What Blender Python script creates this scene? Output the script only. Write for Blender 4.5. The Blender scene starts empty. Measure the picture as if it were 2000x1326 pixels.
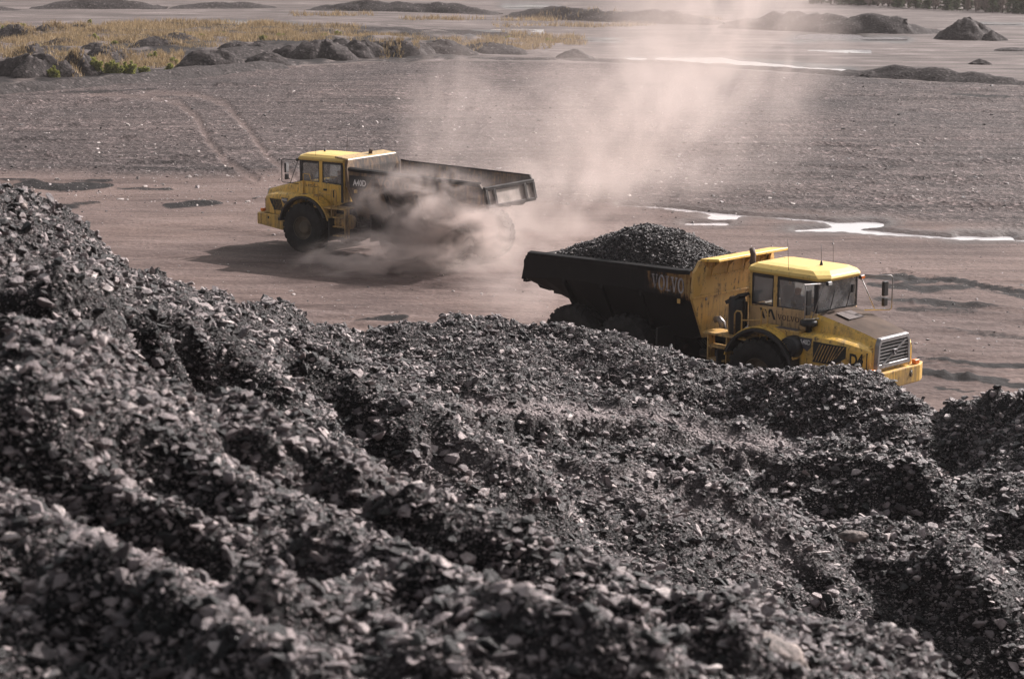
import bpy, bmesh, math, random
import numpy as np
from mathutils import Vector, Matrix
random.seed(7)
rng = np.random.default_rng(11)
R_ = math.radians
scene = bpy.context.scene
col = scene.collection

# ------------------------------------------------------------------ camera
F_PX, PITCH, ROLL, CAM_H = 4000.0, R_(11.383), R_(0.232), 12.007
cp, sp = math.cos(PITCH), math.sin(PITCH)
cam = bpy.data.cameras.new('camera')
cam_o = bpy.data.objects.new('camera', cam)
col.objects.link(cam_o)
scene.camera = cam_o
fwd = Vector((0, cp, -sp)); up0 = Vector((0, sp, cp)); rt0 = Vector((1, 0, 0))
rt = rt0 * math.cos(ROLL) + up0 * math.sin(ROLL)
up = up0 * math.cos(ROLL) - rt0 * math.sin(ROLL)
m = Matrix((rt, up, -fwd)).transposed().to_4x4()
m.translation = (0, 0, CAM_H)
cam_o.matrix_world = m
cam.sensor_width = 36.0
cam.lens = 36.0 * F_PX / 2000.0
cam.clip_start, cam.clip_end = 0.2, 6000
cam.dof.use_dof = True
cam.dof.focus_distance = 58.0
cam.dof.aperture_fstop = 3.4

# ------------------------------------------------------------------ sky, sun, exposure
SUN_AZ = math.atan2(0.64, 0.77)      # direction towards the sun, seen from above (x right, y away)
SUN_EL = R_(35)
w = bpy.data.worlds.new('World'); scene.world = w; w.use_nodes = True
nt = w.node_tree
bg = nt.nodes['Background']
sky = nt.nodes.new('ShaderNodeTexSky'); sky.sky_type = 'NISHITA'
sky.sun_disc = False
sky.sun_elevation = SUN_EL
sky.sun_rotation = math.pi / 2 - SUN_AZ
sky.air_density, sky.dust_density, sky.ozone_density = 1.0, 5.0, 0.6
hs = nt.nodes.new('ShaderNodeHueSaturation'); hs.inputs['Saturation'].default_value = 0.25
nt.links.new(sky.outputs[0], hs.inputs['Color'])
nt.links.new(hs.outputs[0], bg.inputs[0])
bg.inputs[1].default_value = 0.085
sun = bpy.data.lights.new('sun', 'SUN'); sun_o = bpy.data.objects.new('sun', sun); col.objects.link(sun_o)
sun.energy, sun.angle, sun.color = 5.0, R_(0.8), (1.0, 0.91, 0.89)
sd = Vector((math.cos(SUN_AZ) * math.cos(SUN_EL), math.sin(SUN_AZ) * math.cos(SUN_EL), math.sin(SUN_EL)))
sun_o.rotation_euler = sd.to_track_quat('Z', 'Y').to_euler()
vs = scene.view_settings
vs.view_transform, vs.look, vs.exposure, vs.gamma = 'Standard', 'None', 0.78, 1.0
cy = scene.cycles
cy.use_denoising = True
cy.max_bounces, cy.diffuse_bounces, cy.glossy_bounces, cy.transparent_max_bounces = 6, 2, 3, 12
cy.volume_bounces = 3
cy.volume_step_rate = 1.0
cy.volume_max_steps = 128

# ------------------------------------------------------------------ helpers: layout, noise, meshes
def z_on_ray(px, row, Y):
    """height at ground distance Y on the sight line through photo pixel (px,row)"""
    re = row - (px - 1000) * math.sin(ROLL)
    v = (re - 663) / F_PX
    return CAM_H - Y * (sp + v * cp) / (cp - v * sp)
def x_at(px, Y, z):
    return (px - 1000) / F_PX * (Y * cp - (z - CAM_H) * sp)
def gnd(px, row, z=0.0):
    """point of the level z seen at photo pixel"""
    re = row - (px - 1000) * math.sin(ROLL)
    v = (re - 663) / F_PX
    Y = (CAM_H - z) * (cp - v * sp) / (sp + v * cp)
    return Vector((x_at(px, Y, z), Y, z))
def scale_at(Y, z=0.0):
    return F_PX / (Y * cp - (z - CAM_H) * sp)
def to_px(x, y, z):
    fw = y * cp - (z - CAM_H) * sp; u_ = y * sp + (z - CAM_H) * cp
    px = 1000 + F_PX * x / fw; r = 663 - F_PX * u_ / fw
    return px, r + (px - 1000) * math.sin(ROLL)

_perm = np.random.default_rng(3).permutation(4096)
_val = np.random.default_rng(4).random(4096)
def vnoise(x, y, seed=0):
    xi = np.floor(x).astype(np.int64); yi = np.floor(y).astype(np.int64)
    fx = x - xi; fy = y - yi
    fx = fx * fx * (3 - 2 * fx); fy = fy * fy * (3 - 2 * fy)
    def h(a, b): return _val[_perm[(_perm[(a + seed * 57) & 4095] + b) & 4095]]
    return (h(xi, yi) * (1 - fx) + h(xi + 1, yi) * fx) * (1 - fy) + (h(xi, yi + 1) * (1 - fx) + h(xi + 1, yi + 1) * fx) * fy
def fbm(x, y, oct=4, seed=0, gain=0.5):
    a, s, n = 0.0, 1.0, 0.0
    for o in range(oct):
        a = a + s * (vnoise(x * 2 ** o + 13.7 * o, y * 2 ** o + 7.1 * o, seed + o) - 0.5); n += s; s *= gain
    return a / n * 2
def sstep(a, b, x):
    t = np.clip((x - a) / (b - a), 0, 1); return t * t * (3 - 2 * t)

def mesh_obj(name, verts, faces, mat, parent=None, smooth=False):
    me = bpy.data.meshes.new(name)
    me.from_pydata([tuple(v) for v in verts] if not isinstance(verts, np.ndarray) else verts.tolist(), [], faces)
    if mat: me.materials.append(mat)
    if smooth: me.polygons.foreach_set('use_smooth', [True] * len(me.polygons))
    o = bpy.data.objects.new(name, me); col.objects.link(o)
    if parent: o.parent = parent
    return o
def tag(o, label=None, cat=None, group=None, kind=None):
    if label: o['label'] = label
    if cat: o['category'] = cat
    if group: o['group'] = group
    if kind: o['kind'] = kind
    return o
def empty(name, loc=(0, 0, 0), rz=0):
    o = bpy.data.objects.new(name, None); col.objects.link(o)
    o.location = loc; o.rotation_euler = (0, 0, rz); o.empty_display_size = 0.3
    return o
def grid_faces(nr, nc):
    i = np.arange(nr - 1)[:, None] * nc + np.arange(nc - 1)[None, :]
    return np.stack([i, i + 1, i + nc + 1, i + nc], -1).reshape(-1, 4)
def grid_mesh(name, V, mat, parent=None, attrs=None, smooth=True):
    """V: (rows, cols, 3)"""
    nr, nc = V.shape[:2]
    f = grid_faces(nr, nc)
    me = bpy.data.meshes.new(name)
    me.vertices.add(nr * nc); me.vertices.foreach_set('co', V.reshape(-1).astype(np.float32))
    me.loops.add(f.size); me.loops.foreach_set('vertex_index', f.reshape(-1).astype(np.int32))
    me.polygons.add(len(f)); me.polygons.foreach_set('loop_start', (np.arange(len(f)) * 4).astype(np.int32))
    me.update(calc_edges=True); me.validate()
    me.polygons.foreach_set('use_smooth', [smooth] * len(me.polygons))
    for k, a in (attrs or {}).items():
        at = me.attributes.new(k, 'FLOAT', 'POINT'); at.data.foreach_set('value', a.reshape(-1).astype(np.float32))
    me.materials.append(mat)
    o = bpy.data.objects.new(name, me); col.objects.link(o)
    if parent: o.parent = parent
    return o
def tri_soup(name, V, mat, parent=None):
    """V: (n,3,3) loose triangles"""
    n = len(V)
    me = bpy.data.meshes.new(name)
    me.vertices.add(n * 3); me.vertices.foreach_set('co', V.reshape(-1).astype(np.float32))
    me.loops.add(n * 3); me.loops.foreach_set('vertex_index', np.arange(n * 3, dtype=np.int32))
    me.polygons.add(n); me.polygons.foreach_set('loop_start', (np.arange(n) * 3).astype(np.int32))
    me.update(calc_edges=True)
    me.materials.append(mat)
    o = bpy.data.objects.new(name, me); col.objects.link(o)
    if parent: o.parent = parent
    return o

class MB:
    """collects shapes into one mesh"""
    def __init__(s): s.v = []; s.f = []; s.sm = []
    def add(s, v, f, smooth=False):
        b = len(s.v); s.v += [tuple(q) for q in v]; s.f += [tuple(b + i for i in q) for q in f]; s.sm += [smooth] * len(f); return s
    def box(s, x0, x1, y0, y1, z0, z1):
        v = [(x, y, z) for x in (x0, x1) for y in (y0, y1) for z in (z0, z1)]
        return s.add(v, [(0, 1, 3, 2), (4, 6, 7, 5), (0, 4, 5, 1), (2, 3, 7, 6), (0, 2, 6, 4), (1, 5, 7, 3)])
    def prism(s, poly, a, b, axis='y'):
        """poly of 2D points extruded from a to b along axis; axis y: poly=(x,z); x: (y,z); z: (x,y)"""
        def P(p, t): return {'y': (p[0], t, p[1]), 'x': (t, p[0], p[1]), 'z': (p[0], p[1], t)}[axis]
        n = len(poly)
        v = [P(p, a) for p in poly] + [P(p, b) for p in poly]
        f = [tuple(range(n)), tuple(range(2 * n - 1, n - 1, -1))] + [(i, i + n, (i + 1) % n + n, (i + 1) % n) for i in range(n)]
        return s.add(v, f)
    def loft(s, rings, cap=True, closed=True, smooth=False):
        n = len(rings[0]); v = [p for r in rings for p in r]; f = []
        for k in range(len(rings) - 1):
            for i in range(n if closed else n - 1):
                j = (i + 1) % n
                f.append((k * n + i, k * n + j, (k + 1) * n + j, (k + 1) * n + i))
        s.add(v, f, smooth)
        if cap and closed: s.add(rings[0], [tuple(range(n))]); s.add(rings[-1], [tuple(range(n))])
        return s
    def tube(s, pts, r, n=8, cap=True):
        pts = [Vector(p) for p in pts]; rings = []
        for i, p in enumerate(pts):
            d = (pts[min(i + 1, len(pts) - 1)] - pts[max(i - 1, 0)]).normalized()
            a = d.orthogonal().normalized() if i == 0 else (pa - d * pa.dot(d)).normalized()
            pa = a; b = d.cross(a)
            rr = r[i] if isinstance(r, (list, tuple)) else r
            rings.append([p + (a * math.cos(t) + b * math.sin(t)) * rr for t in [2 * math.pi * k / n for k in range(n)]])
        return s.loft(rings, cap, True, True)
    def lathe(s, prof, c=(0, 0, 0), axis='y', n=32, smooth=True, a0=0, a1=2 * math.pi):
        """prof: list of (radius, along)"""
        full = abs(a1 - a0 - 2 * math.pi) < 1e-6
        rings = []
        for k in range(n if full else n + 1):
            t = a0 + (a1 - a0) * k / n; C, S = math.cos(t), math.sin(t)
            rings.append([{'y': (c[0] + r * C, c[1] + h, c[2] + r * S), 'z': (c[0] + r * C, c[1] + r * S, c[2] + h), 'x': (c[0] + h, c[1] + r * C, c[2] + r * S)}[axis] for r, h in prof])
        if full: rings.append(rings[0])
        return s.loft(rings, False, False, smooth)
    def build(s, name, mat, parent=None, bevel=0.0, seg=1):
        me = bpy.data.meshes.new(name)
        me.from_pydata(s.v, [], s.f); me.polygons.foreach_set('use_smooth', s.sm)
        bm = bmesh.new(); bm.from_mesh(me)
        bmesh.ops.remove_doubles(bm, verts=bm.verts, dist=1e-5)
        bmesh.ops.recalc_face_normals(bm, faces=bm.faces)
        if bevel:
            ed = [e for e in bm.edges if len(e.link_faces) == 2 and e.calc_face_angle(0) > 0.45]
            bmesh.ops.bevel(bm, geom=ed, offset=bevel, segments=seg, profile=0.6, affect='EDGES', clamp_overlap=True)
        bm.to_mesh(me); bm.free()
        me.materials.append(mat)
        o = bpy.data.objects.new(name, me); col.objects.link(o)
        if parent: o.parent = parent
        return o

# ------------------------------------------------------------------ materials
class NT:
    def __init__(s, name):
        s.m = bpy.data.materials.new(name); s.m.use_nodes = True; s.t = s.m.node_tree
        s.b = s.t.nodes['Principled BSDF']; s.out = s.t.nodes['Material Output']
    def n(s, typ, **kw):
        nd = s.t.nodes.new('ShaderNode' + typ)
        for k, v in kw.items():
            if k[0] == '_': setattr(nd, k[1:], v)
            else: nd.inputs[int(k[1:]) if k[0] == 'i' and k[1:].isdigit() else k.replace('__', ' ')].default_value = v
        return nd
    def l(s, a, b): s.t.links.new(a, b)
    def coord(s, kind='Object', scale=1.0):
        tc = s.n('TexCoord'); mp = s.n('Mapping'); s.l(tc.outputs[kind], mp.inputs[0])
        mp.inputs['Scale'].default_value = (scale,) * 3 if not isinstance(scale, tuple) else scale
        return mp.outputs[0]
    def noise(s, co, scale, detail=4, rough=0.55, dist=0.0):
        nd = s.n('TexNoise'); nd.inputs['Scale'].default_value = scale; nd.inputs['Detail'].default_value = detail
        nd.inputs['Roughness'].default_value = rough; nd.inputs['Distortion'].default_value = dist
        if co is not None: s.l(co, nd.inputs['Vector'])
        return nd.outputs['Fac']
    def ramp(s, fac, stops, interp='LINEAR'):
        nd = s.n('ValToRGB'); cr = nd.color_ramp; cr.interpolation = interp
        while len(cr.elements) < len(stops): cr.elements.new(0.5)
        for e, (p, c) in zip(cr.elements, stops):
            e.position = p; e.color = (*c, 1) if isinstance(c, tuple) else (c, c, c, 1)
        s.l(fac, nd.inputs[0]); return nd.outputs[0]
    def mix(s, fac, a, b, mode='MIX'):
        nd = s.n('Mix', _data_type='RGBA', _blend_type=mode)
        for v, k in ((fac, 0), (a, 6), (b, 7)):
            if isinstance(v, (int, float)): nd.inputs[k].default_value = v if k == 0 else (v, v, v, 1)
            elif isinstance(v, tuple): nd.inputs[k].default_value = (*v, 1)
            else: s.l(v, nd.inputs[k])
        return nd.outputs[2]
    def math(s, op, a, b=0.0, clamp=False):
        nd = s.n('Math', _operation=op, _use_clamp=clamp)
        for v, k in ((a, 0), (b, 1)):
            if isinstance(v, (int, float)): nd.inputs[k].default_value = v
            else: s.l(v, nd.inputs[k])
        return nd.outputs[0]
    def attr(s, name):
        nd = s.n('Attribute'); nd.attribute_name = name; return nd.outputs['Fac']
    def bump(s, h, strength=0.5, dist=0.02):
        nd = s.n('Bump'); nd.inputs['Strength'].default_value = strength; nd.inputs['Distance'].default_value = dist
        s.l(h, nd.inputs['Height']); s.l(nd.outputs[0], s.b.inputs['Normal'])
    def base(s, c):
        if isinstance(c, tuple): s.b.inputs['Base Color'].default_value = (*c, 1)
        else: s.l(c, s.b.inputs['Base Color'])
    def rough(s, v):
        if isinstance(v, (int, float)): s.b.inputs['Roughness'].default_value = v
        else: s.l(v, s.b.inputs['Roughness'])

def mat_plain(name, c, rough=0.6, metal=0.0, var=0.25, scale=6.0, bump=0.0, spec=0.5):
    k = NT(name); k.b.inputs['Specular IOR Level'].default_value = spec; co = k.coord('Object')
    n1 = k.noise(co, scale, 5)
    lo = tuple(x * (1 - var) for x in c); hi = tuple(min(1, x * (1 + var)) for x in c)
    k.base(k.ramp(n1, [(0.3, lo), (0.7, hi)])); k.rough(k.math('ADD', k.math('MULTIPLY', n1, 0.2), rough - 0.1))
    k.b.inputs['Metallic'].default_value = metal
    if bump: k.bump(k.noise(co, scale * 6, 3), bump, 0.01)
    return k.m

def mat_coal(name='coal_lump_surface', dim=1.0):
    k = NT(name); oi = k.n('ObjectInfo')
    c = k.ramp(oi.outputs['Random'], [(0.0, (.006, .0053, .0056)), (0.27, (.014, .0120, .0124)), (0.42, (.105, .087, .088)), (0.80, (.25, .207, .205)), (0.95, (.38, .316, .306)), (1.0, (.60, .525, .50))])
    n1 = k.noise(k.coord('Object'), 2.2, 5, 0.65)
    k.base(k.mix(1.0, c, k.ramp(n1, [(0.3, 0.55 * dim), (0.7, 1.25 * dim)]), 'MULTIPLY'))
    k.rough(k.math('ADD', k.math('MULTIPLY', n1, 0.5), 0.24))
    k.b.inputs['Specular IOR Level'].default_value = 0.45
    k.bump(k.noise(k.coord('Object'), 5.0, 4, 0.7), 0.5, 0.15)
    return k.m
M_LUMP = mat_coal()
M_LOADC = mat_coal('fresh_coal_surface', .35)

def mat_fines():
    k = NT('coal_fines'); co = k.coord('Object')
    n1 = k.noise(co, 9.0, 6, 0.65); n2 = k.noise(co, 0.5, 3); vor = k.n('TexVoronoi', Scale=16.0); k.l(co, vor.inputs['Vector'])
    k.b.inputs['Specular IOR Level'].default_value = .25
    dark = k.ramp(n1, [(0.40, (.0035, .0031, .0032)), (0.64, (.010, .0086, .0088)), (0.78, (.035, .030, .030))])
    pale = k.ramp(n1, [(0.3, (.085, .070, .070)), (0.7, (.23, .19, .187))])
    k.base(k.mix(k.attr('pale'), dark, pale)); k.rough(0.75)
    h = k.math('ADD', k.math('MULTIPLY', vor.outputs['Distance'], 0.8), n1)
    k.bump(h, 0.9, 0.06)
    return k.m
M_FINES = mat_fines()

def mat_ground():
    k = NT('pit_floor_surface'); co = k.coord('Object')
    fine = k.noise(co, 7.0, 5, 0.7); mid = k.noise(co, 0.9, 5, 0.6)
    streak = k.noise(k.coord('Object', (0.10, 0.55, 1.0)), 1.0, 6, 0.65, 0.6)
    vor = k.n('TexVoronoi', Scale=4.5); k.l(co, vor.inputs['Vector'])
    vor2 = k.n('TexVoronoi', Scale=1.9); k.l(co, vor2.inputs['Vector'])
    dust = k.ramp(streak, [(0.28, (.070, .050, .045)), (0.5, (.135, .100, .090)), (0.72, (.185, .142, .130))])
    dust = k.mix(0.75, dust, k.ramp(fine, [(0.25, 0.40), (0.75, 1.35)]), 'MULTIPLY')
    dust = k.mix(0.7, dust, k.ramp(k.noise(k.coord('Object', (.35, 2.4, 1)), 1.0, 5, .7, .3), [(0.32, 0.55), (0.5, 1.0), (0.7, 1.25)]), 'MULTIPLY')
    dust = k.mix(0.6, dust, k.ramp(k.noise(k.coord('Object', (.12, .12, 1)), 1.0, 4, .6), [(0.35, (.70, .68, .69)), (0.65, (1.2, 1.15, 1.1))]), 'MULTIPLY')
    grav = k.ramp(fine, [(0.3, (.026, .0222, .0220)), (0.52, (.078, .0655, .0645)), (0.72, (.16, .135, .132))])
    rnd = k.n('SeparateColor'); k.l(vor.outputs['Color'], rnd.inputs[0])
    rnd2 = k.n('SeparateColor'); k.l(vor2.outputs['Color'], rnd2.inputs[0])
    grav = k.mix(0.85, grav, k.ramp(rnd.outputs[0], [(0.0, 0.35), (0.5, 0.85), (0.85, 1.2), (0.95, 1.6), (1.0, 2.4)]), 'MULTIPLY')
    rake = k.noise(k.coord('Object', (0.05, 0.9, 1.0)), 1.0, 5, 0.7, 0.4)
    patch = k.noise(k.coord('Object', (0.06, 0.045, 1.0)), 1.0, 4, 0.6)
    grav = k.mix(0.8, grav, k.ramp(mid, [(0.35, 0.6), (0.65, 1.35)]), 'MULTIPLY')
    grav = k.mix(0.9, grav, k.ramp(rake, [(0.36, 0.45), (0.47, 0.95), (0.66, 1.3)]), 'MULTIPLY')
    grav = k.mix(0.8, grav, k.ramp(patch, [(0.3, (.62, .60, .60)), (0.7, (1.35, 1.22, 1.16))]), 'MULTIPLY')
    g = k.math('ADD', k.attr('gravel'), k.math('MULTIPLY', k.math('SUBTRACT', streak, 0.5), 0.9), True)
    c = k.mix(g, dust, grav)
    far = k.ramp(streak, [(0.30, (.038, .031, .029)), (0.45, (.090, .074, .069)), (0.58, (.135, .112, .105)), (0.72, (.30, .26, .25))])
    far = k.mix(0.85, far, k.ramp(k.noise(k.coord('Object', (.05, .10, 1)), 1.0, 6, .7, .5), [(.32, .5), (.5, .95), (.68, 1.45)]), 'MULTIPLY')
    far = k.mix(0.7, far, k.ramp(k.noise(k.coord('Object', (.5, 1.6, 1)), 1.0, 4, .7), [(.3, .6), (.7, 1.35)]), 'MULTIPLY')
    c = k.mix(k.attr('far'), c, k.mix(0.5, far, k.ramp(fine, [(0.3, 0.6), (0.7, 1.25)]), 'MULTIPLY'))
    dkn = k.math('ADD', k.attr('dark'), k.math('ADD', k.math('MULTIPLY', k.math('SUBTRACT', fine, .5), .9), k.math('MULTIPLY', k.math('SUBTRACT', streak, .5), 1.0)))
    dk = k.ramp(dkn, [(0.38, 0.0), (0.62, 1.0)])
    c = k.mix(dk, c, (.011, .0094, .0094))
    c = k.mix(k.math('MULTIPLY', k.attr('wet'), .6), c, (.035, .028, .026))
    k.base(c); k.b.inputs['Specular IOR Level'].default_value = .12
    wet = k.attr('wet')
    k.rough(k.math('SUBTRACT', 0.85, k.math('MULTIPLY', wet, 0.55)))
    h = k.math('ADD', k.math('MULTIPLY', fine, 0.7), k.math('MULTIPLY', vor.outputs['Distance'], 0.8))
    nd = k.n('Bump', Distance=0.12); k.l(h, nd.inputs['Height'])
    k.l(k.math('ADD', 0.25, k.math('MULTIPLY', g, 0.6)), nd.inputs['Strength'])
    k.l(nd.outputs[0], k.b.inputs['Normal'])
    return k.m
M_GROUND = mat_ground()

def mat_spoil():
    k = NT('spoil_surface'); co = k.coord('Object')
    n1 = k.noise(co, 3.0, 6, 0.7); vor = k.n('TexVoronoi', Scale=5.0); k.l(co, vor.inputs['Vector'])
    k.b.inputs['Specular IOR Level'].default_value = .1
    c = k.ramp(n1, [(0.3, (.018, .0155, .0155)), (0.55, (.042, .036, .035)), (0.75, (.075, .064, .061))])
    sc = k.n('SeparateColor'); k.l(vor.outputs['Color'], sc.inputs[0])
    k.base(k.mix(0.7, c, k.ramp(sc.outputs[0], [(0, 0.5), (0.6, 1.0), (0.93, 1.5), (1, 4.0)]), 'MULTIPLY')); k.rough(0.85)
    k.bump(k.math('ADD', n1, vor.outputs['Distance']), 0.45, 0.07)
    return k.m
M_SPOIL = mat_spoil()

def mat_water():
    k = NT('puddle_water'); k.base((.44, .42, .425)); k.rough(0.06)  # pale base colour painted in for the white sky reflection
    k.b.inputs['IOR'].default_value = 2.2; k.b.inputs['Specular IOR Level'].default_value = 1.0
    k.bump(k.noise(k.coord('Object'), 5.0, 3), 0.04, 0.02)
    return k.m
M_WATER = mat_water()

def mat_yellow(name, c=(.86, .52, .10), dirt=0.95):
    k = NT(name); co = k.coord('Object')
    n1 = k.noise(co, 1.6, 6, 0.65); n2 = k.noise(co, 9.0, 5, 0.7); nv = k.noise(k.coord('Object', (7.0, 7.0, 0.7)), 1.3, 5, 0.7)
    sep = k.n('SeparateXYZ'); k.l(co, sep.inputs[0])
    paint = k.ramp(n1, [(0.3, tuple(x * .86 for x in c)), (0.7, c)])
    low = k.ramp(sep.outputs[2], [(0.0, 1.0), (0.5, .75), (1.0, .28)])         # splash dirt is heavier low down
    low.node.color_ramp.elements[0].position = .0
    mr = k.n('MapRange'); k.l(sep.outputs[2], mr.inputs[0]); mr.inputs[1].default_value = 0.5; mr.inputs[2].default_value = 3.6; mr.inputs[3].default_value = 0.16; mr.inputs[4].default_value = -0.05
    d = k.math('ADD', k.math('ADD', k.math('MULTIPLY', n1, 0.5), k.math('MULTIPLY', nv, 0.5)), mr.outputs[0])
    dm = k.math('MULTIPLY', k.ramp(d, [(0.5, 0.0), (0.68, 0.75)]), dirt)
    c2 = k.mix(dm, paint, (.17, .115, .075))
    sm = k.math('MULTIPLY', k.ramp(k.math('MULTIPLY', n2, nv), [(0.30, 0.0), (0.38, 0.85)]), dirt)
    k.base(k.mix(sm, c2, (.03, .024, .02)))
    k.rough(k.math('ADD', 0.33, k.math('MULTIPLY', dm, 0.45)))
    k.bump(n2, 0.06, 0.02)
    return k.m
M_YEL = mat_yellow('yellow_paint')
M_YEL2 = mat_yellow('weathered_yellow_paint', (.66, .40, .12), 1.25)
M_CABY = mat_yellow('dust_coated_cab_paint', (.62, .40, .20), .9)
M_YROOF = mat_yellow('roof_yellow_paint', (.76, .52, .145), 0.4)

def mat_body():
    """dump body: coal-black dirt over rust and remains of yellow paint"""
    k = NT('dirty_body_steel'); co = k.coord('Object')
    n1 = k.noise(co, 1.3, 6, 0.7); nv = k.noise(k.coord('Object', (9.0, 9.0, 0.9)), 1.0, 5, 0.75); n3 = k.noise(co, 14, 4)
    sep = k.n('SeparateXYZ'); k.l(co, sep.inputs[0])
    mr = k.n('MapRange'); k.l(sep.outputs[0], mr.inputs[0]); mr.inputs[1].default_value = -5.0; mr.inputs[2].default_value = -2.5; mr.inputs[3].default_value = -0.16; mr.inputs[4].default_value = 0.13
    mz = k.n('MapRange'); k.l(sep.outputs[2], mz.inputs[0]); mz.inputs[1].default_value = 2.4; mz.inputs[2].default_value = 2.75; mz.inputs[3].default_value = -0.3; mz.inputs[4].default_value = 0.0
    f = k.math('ADD', k.math('ADD', k.math('ADD', k.math('MULTIPLY', n1, 0.5), k.math('MULTIPLY', nv, 0.5)), mr.outputs[0]), mz.outputs[0])
    c = k.ramp(f, [(0.40, (.010, .009, .009)), (0.50, (.022, .018, .016)), (0.53, (.09, .05, .026)), (0.58, (.24, .13, .05)), (0.64, (.34, .22, .085)), (0.70, (.06, .045, .035))])
    k.base(c); k.rough(0.68); k.b.inputs['Specular IOR Level'].default_value = .15; k.bump(k.math('ADD', n3, nv), 0.15, 0.02)
    return k.m
M_BODY = mat_body()
def mat_dusty_body():
    k = NT('dusty_body_steel'); co = k.coord('Object')
    n1 = k.noise(co, 1.1, 6, 0.7); nv = k.noise(k.coord('Object', (8.0, 8.0, 0.8)), 1.0, 5, 0.75)
    f = k.math('ADD', k.math('MULTIPLY', n1, 0.55), k.math('MULTIPLY', nv, 0.45))
    k.base(k.ramp(f, [(0.36, (.018, .015, .014)), (0.48, (.05, .038, .032)), (0.55, (.12, .075, .045)), (0.60, (.20, .125, .06)), (0.66, (.10, .078, .066))])); k.rough(.75)
    return k.m
M_BODYL = mat_dusty_body()
M_DUSTY = mat_yellow('dusty_yellow_paint', (.45, .30, .12), 1.6)
M_BLACK = mat_plain('black_coaldust_steel', (.011, .0100, .0100), 0.65, 0, 0.5, 3.0, 0.1, .15)
M_RUBBER = mat_plain('tyre_rubber', (.026, .024, .023), 0.85, 0, 0.45, 4.0, 0.1, .15)
M_PLAST = mat_plain('black_plastic', (.016, .015, .016), 0.5, 0, 0.3, 5.0)
M_SILV = mat_plain('grille_silver', (.30, .29, .29), 0.5, 0.3, 0.25, 5.0)
M_BROWN = mat_plain('dust_on_bonnet', (.085, .062, .049), 0.8, 0, 0.35, 2.0, 0, .08)
M_GREYP = mat_plain('grey_grip_panel', (.15, .13, .125), 0.8, 0, 0.25, 14.0, 0, .1)
M_PIPE = mat_plain('worn_pipe_steel', (.30, .28, .27), 0.45, 0.5, 0.35, 8.0)
M_RUST = mat_plain('rusty_exhaust', (.07, .045, .035), 0.75, 0, 0.5, 6.0)
M_WHITE = mat_plain('white_lettering', (.62, .60, .58), 0.6, 0, 0.45, 9.0)
def mat_worn():
    k = NT('scuffed_white_lettering'); nv = k.noise(k.coord('Object', (22.0, 22.0, 1.6)), 1.0, 5, .8); n1 = k.noise(k.coord('Object'), 7, 5, .7)
    k.base(k.ramp(k.math('ADD', k.math('MULTIPLY', nv, .65), k.math('MULTIPLY', n1, .35)), [(.34, (.02, .018, .018)), (.42, (.06, .05, .05)), (.48, (.24, .21, .21)), (.62, (.40, .38, .375))])); k.rough(.7); return k.m
M_WORN = mat_worn()
M_INK = mat_plain('black_lettering', (.012, .012, .012), 0.55, 0, 0.3, 9.0)
M_INKB = mat_plain('brown_lettering', (.09, .045, .03), 0.55, 0, 0.3, 9.0)
M_ORANGE = mat_plain('orange_lens', (.75, .20, .04), 0.25, 0, 0.1, 9.0)
M_SHIELD = mat_plain('badge_grey', (.06, .055, .065), 0.45, 0, 0.2, 9.0)
M_SEAT = mat_plain('seat_fabric', (.03, .03, .035), 0.9, 0, 0.3, 12.0)
M_RIM = mat_plain('dirty_rim', (.10, .075, .05), 0.7, 0, 0.5, 3.0)
M_TAIL = mat_plain('scoured_tail_steel', (.20, .165, .145), 0.55, 0.2, 0.45, 1.6)
M_SKYGL = None
def mat_glass(name='cab_glass', dust=.22):  # dust: share of pale diffuse; on the windscreen it paints in sky brightness
    k = NT(name); t = k.t
    tr = k.n('BsdfTransparent'); tr.inputs[0].default_value = (.88, .91, .91, 1)
    gl = k.n('BsdfGlossy'); gl.inputs['Roughness'].default_value = 0.03
    df = k.n('BsdfDiffuse'); df.inputs[0].default_value = (.58, .57, .57, 1)
    fr = k.n('Fresnel'); fr.inputs[0].default_value = 1.5
    n1 = k.noise(k.coord('Object'), 2.5, 5)
    a = k.n('MixShader'); k.l(k.math('MULTIPLY', k.ramp(n1, [(0.35, 0.3), (0.7, 1.0)]), dust), a.inputs[0]); k.l(tr.outputs[0], a.inputs[1]); k.l(df.outputs[0], a.inputs[2])
    b = k.n('MixShader'); k.l(fr.outputs[0], b.inputs[0]); k.l(a.outputs[0], b.inputs[1]); k.l(gl.outputs[0], b.inputs[2])
    k.l(b.outputs[0], k.out.inputs[0])
    return k.m
M_GLASS = mat_glass()
M_SCREEN = mat_glass('sky_pale_windscreen', .62)  # strong pale film painted into the glass in place of reflected sky

# ------------------------------------------------------------------ the pit floor and far flats (one sheet to the horizon)
EDGE = [(-900, 260), (-300, 215), (0, 186), (200, 168), (350, 153), (600, 130), (800, 121), (1000, 119), (1150, 121), (1300, 126), (1500, 138), (1700, 152), (1850, 160), (2000, 168), (2300, 185), (2900, 220)]
ROADTOP = [(-600, 322), (0, 330), (300, 333), (560, 345), (800, 370), (1000, 395), (1300, 402), (1500, 408), (1750, 425), (2000, 445), (2600, 480)]
def poly_row(P, px): return np.interp(px, [p[0] for p in P], [p[1] for p in P])
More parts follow.
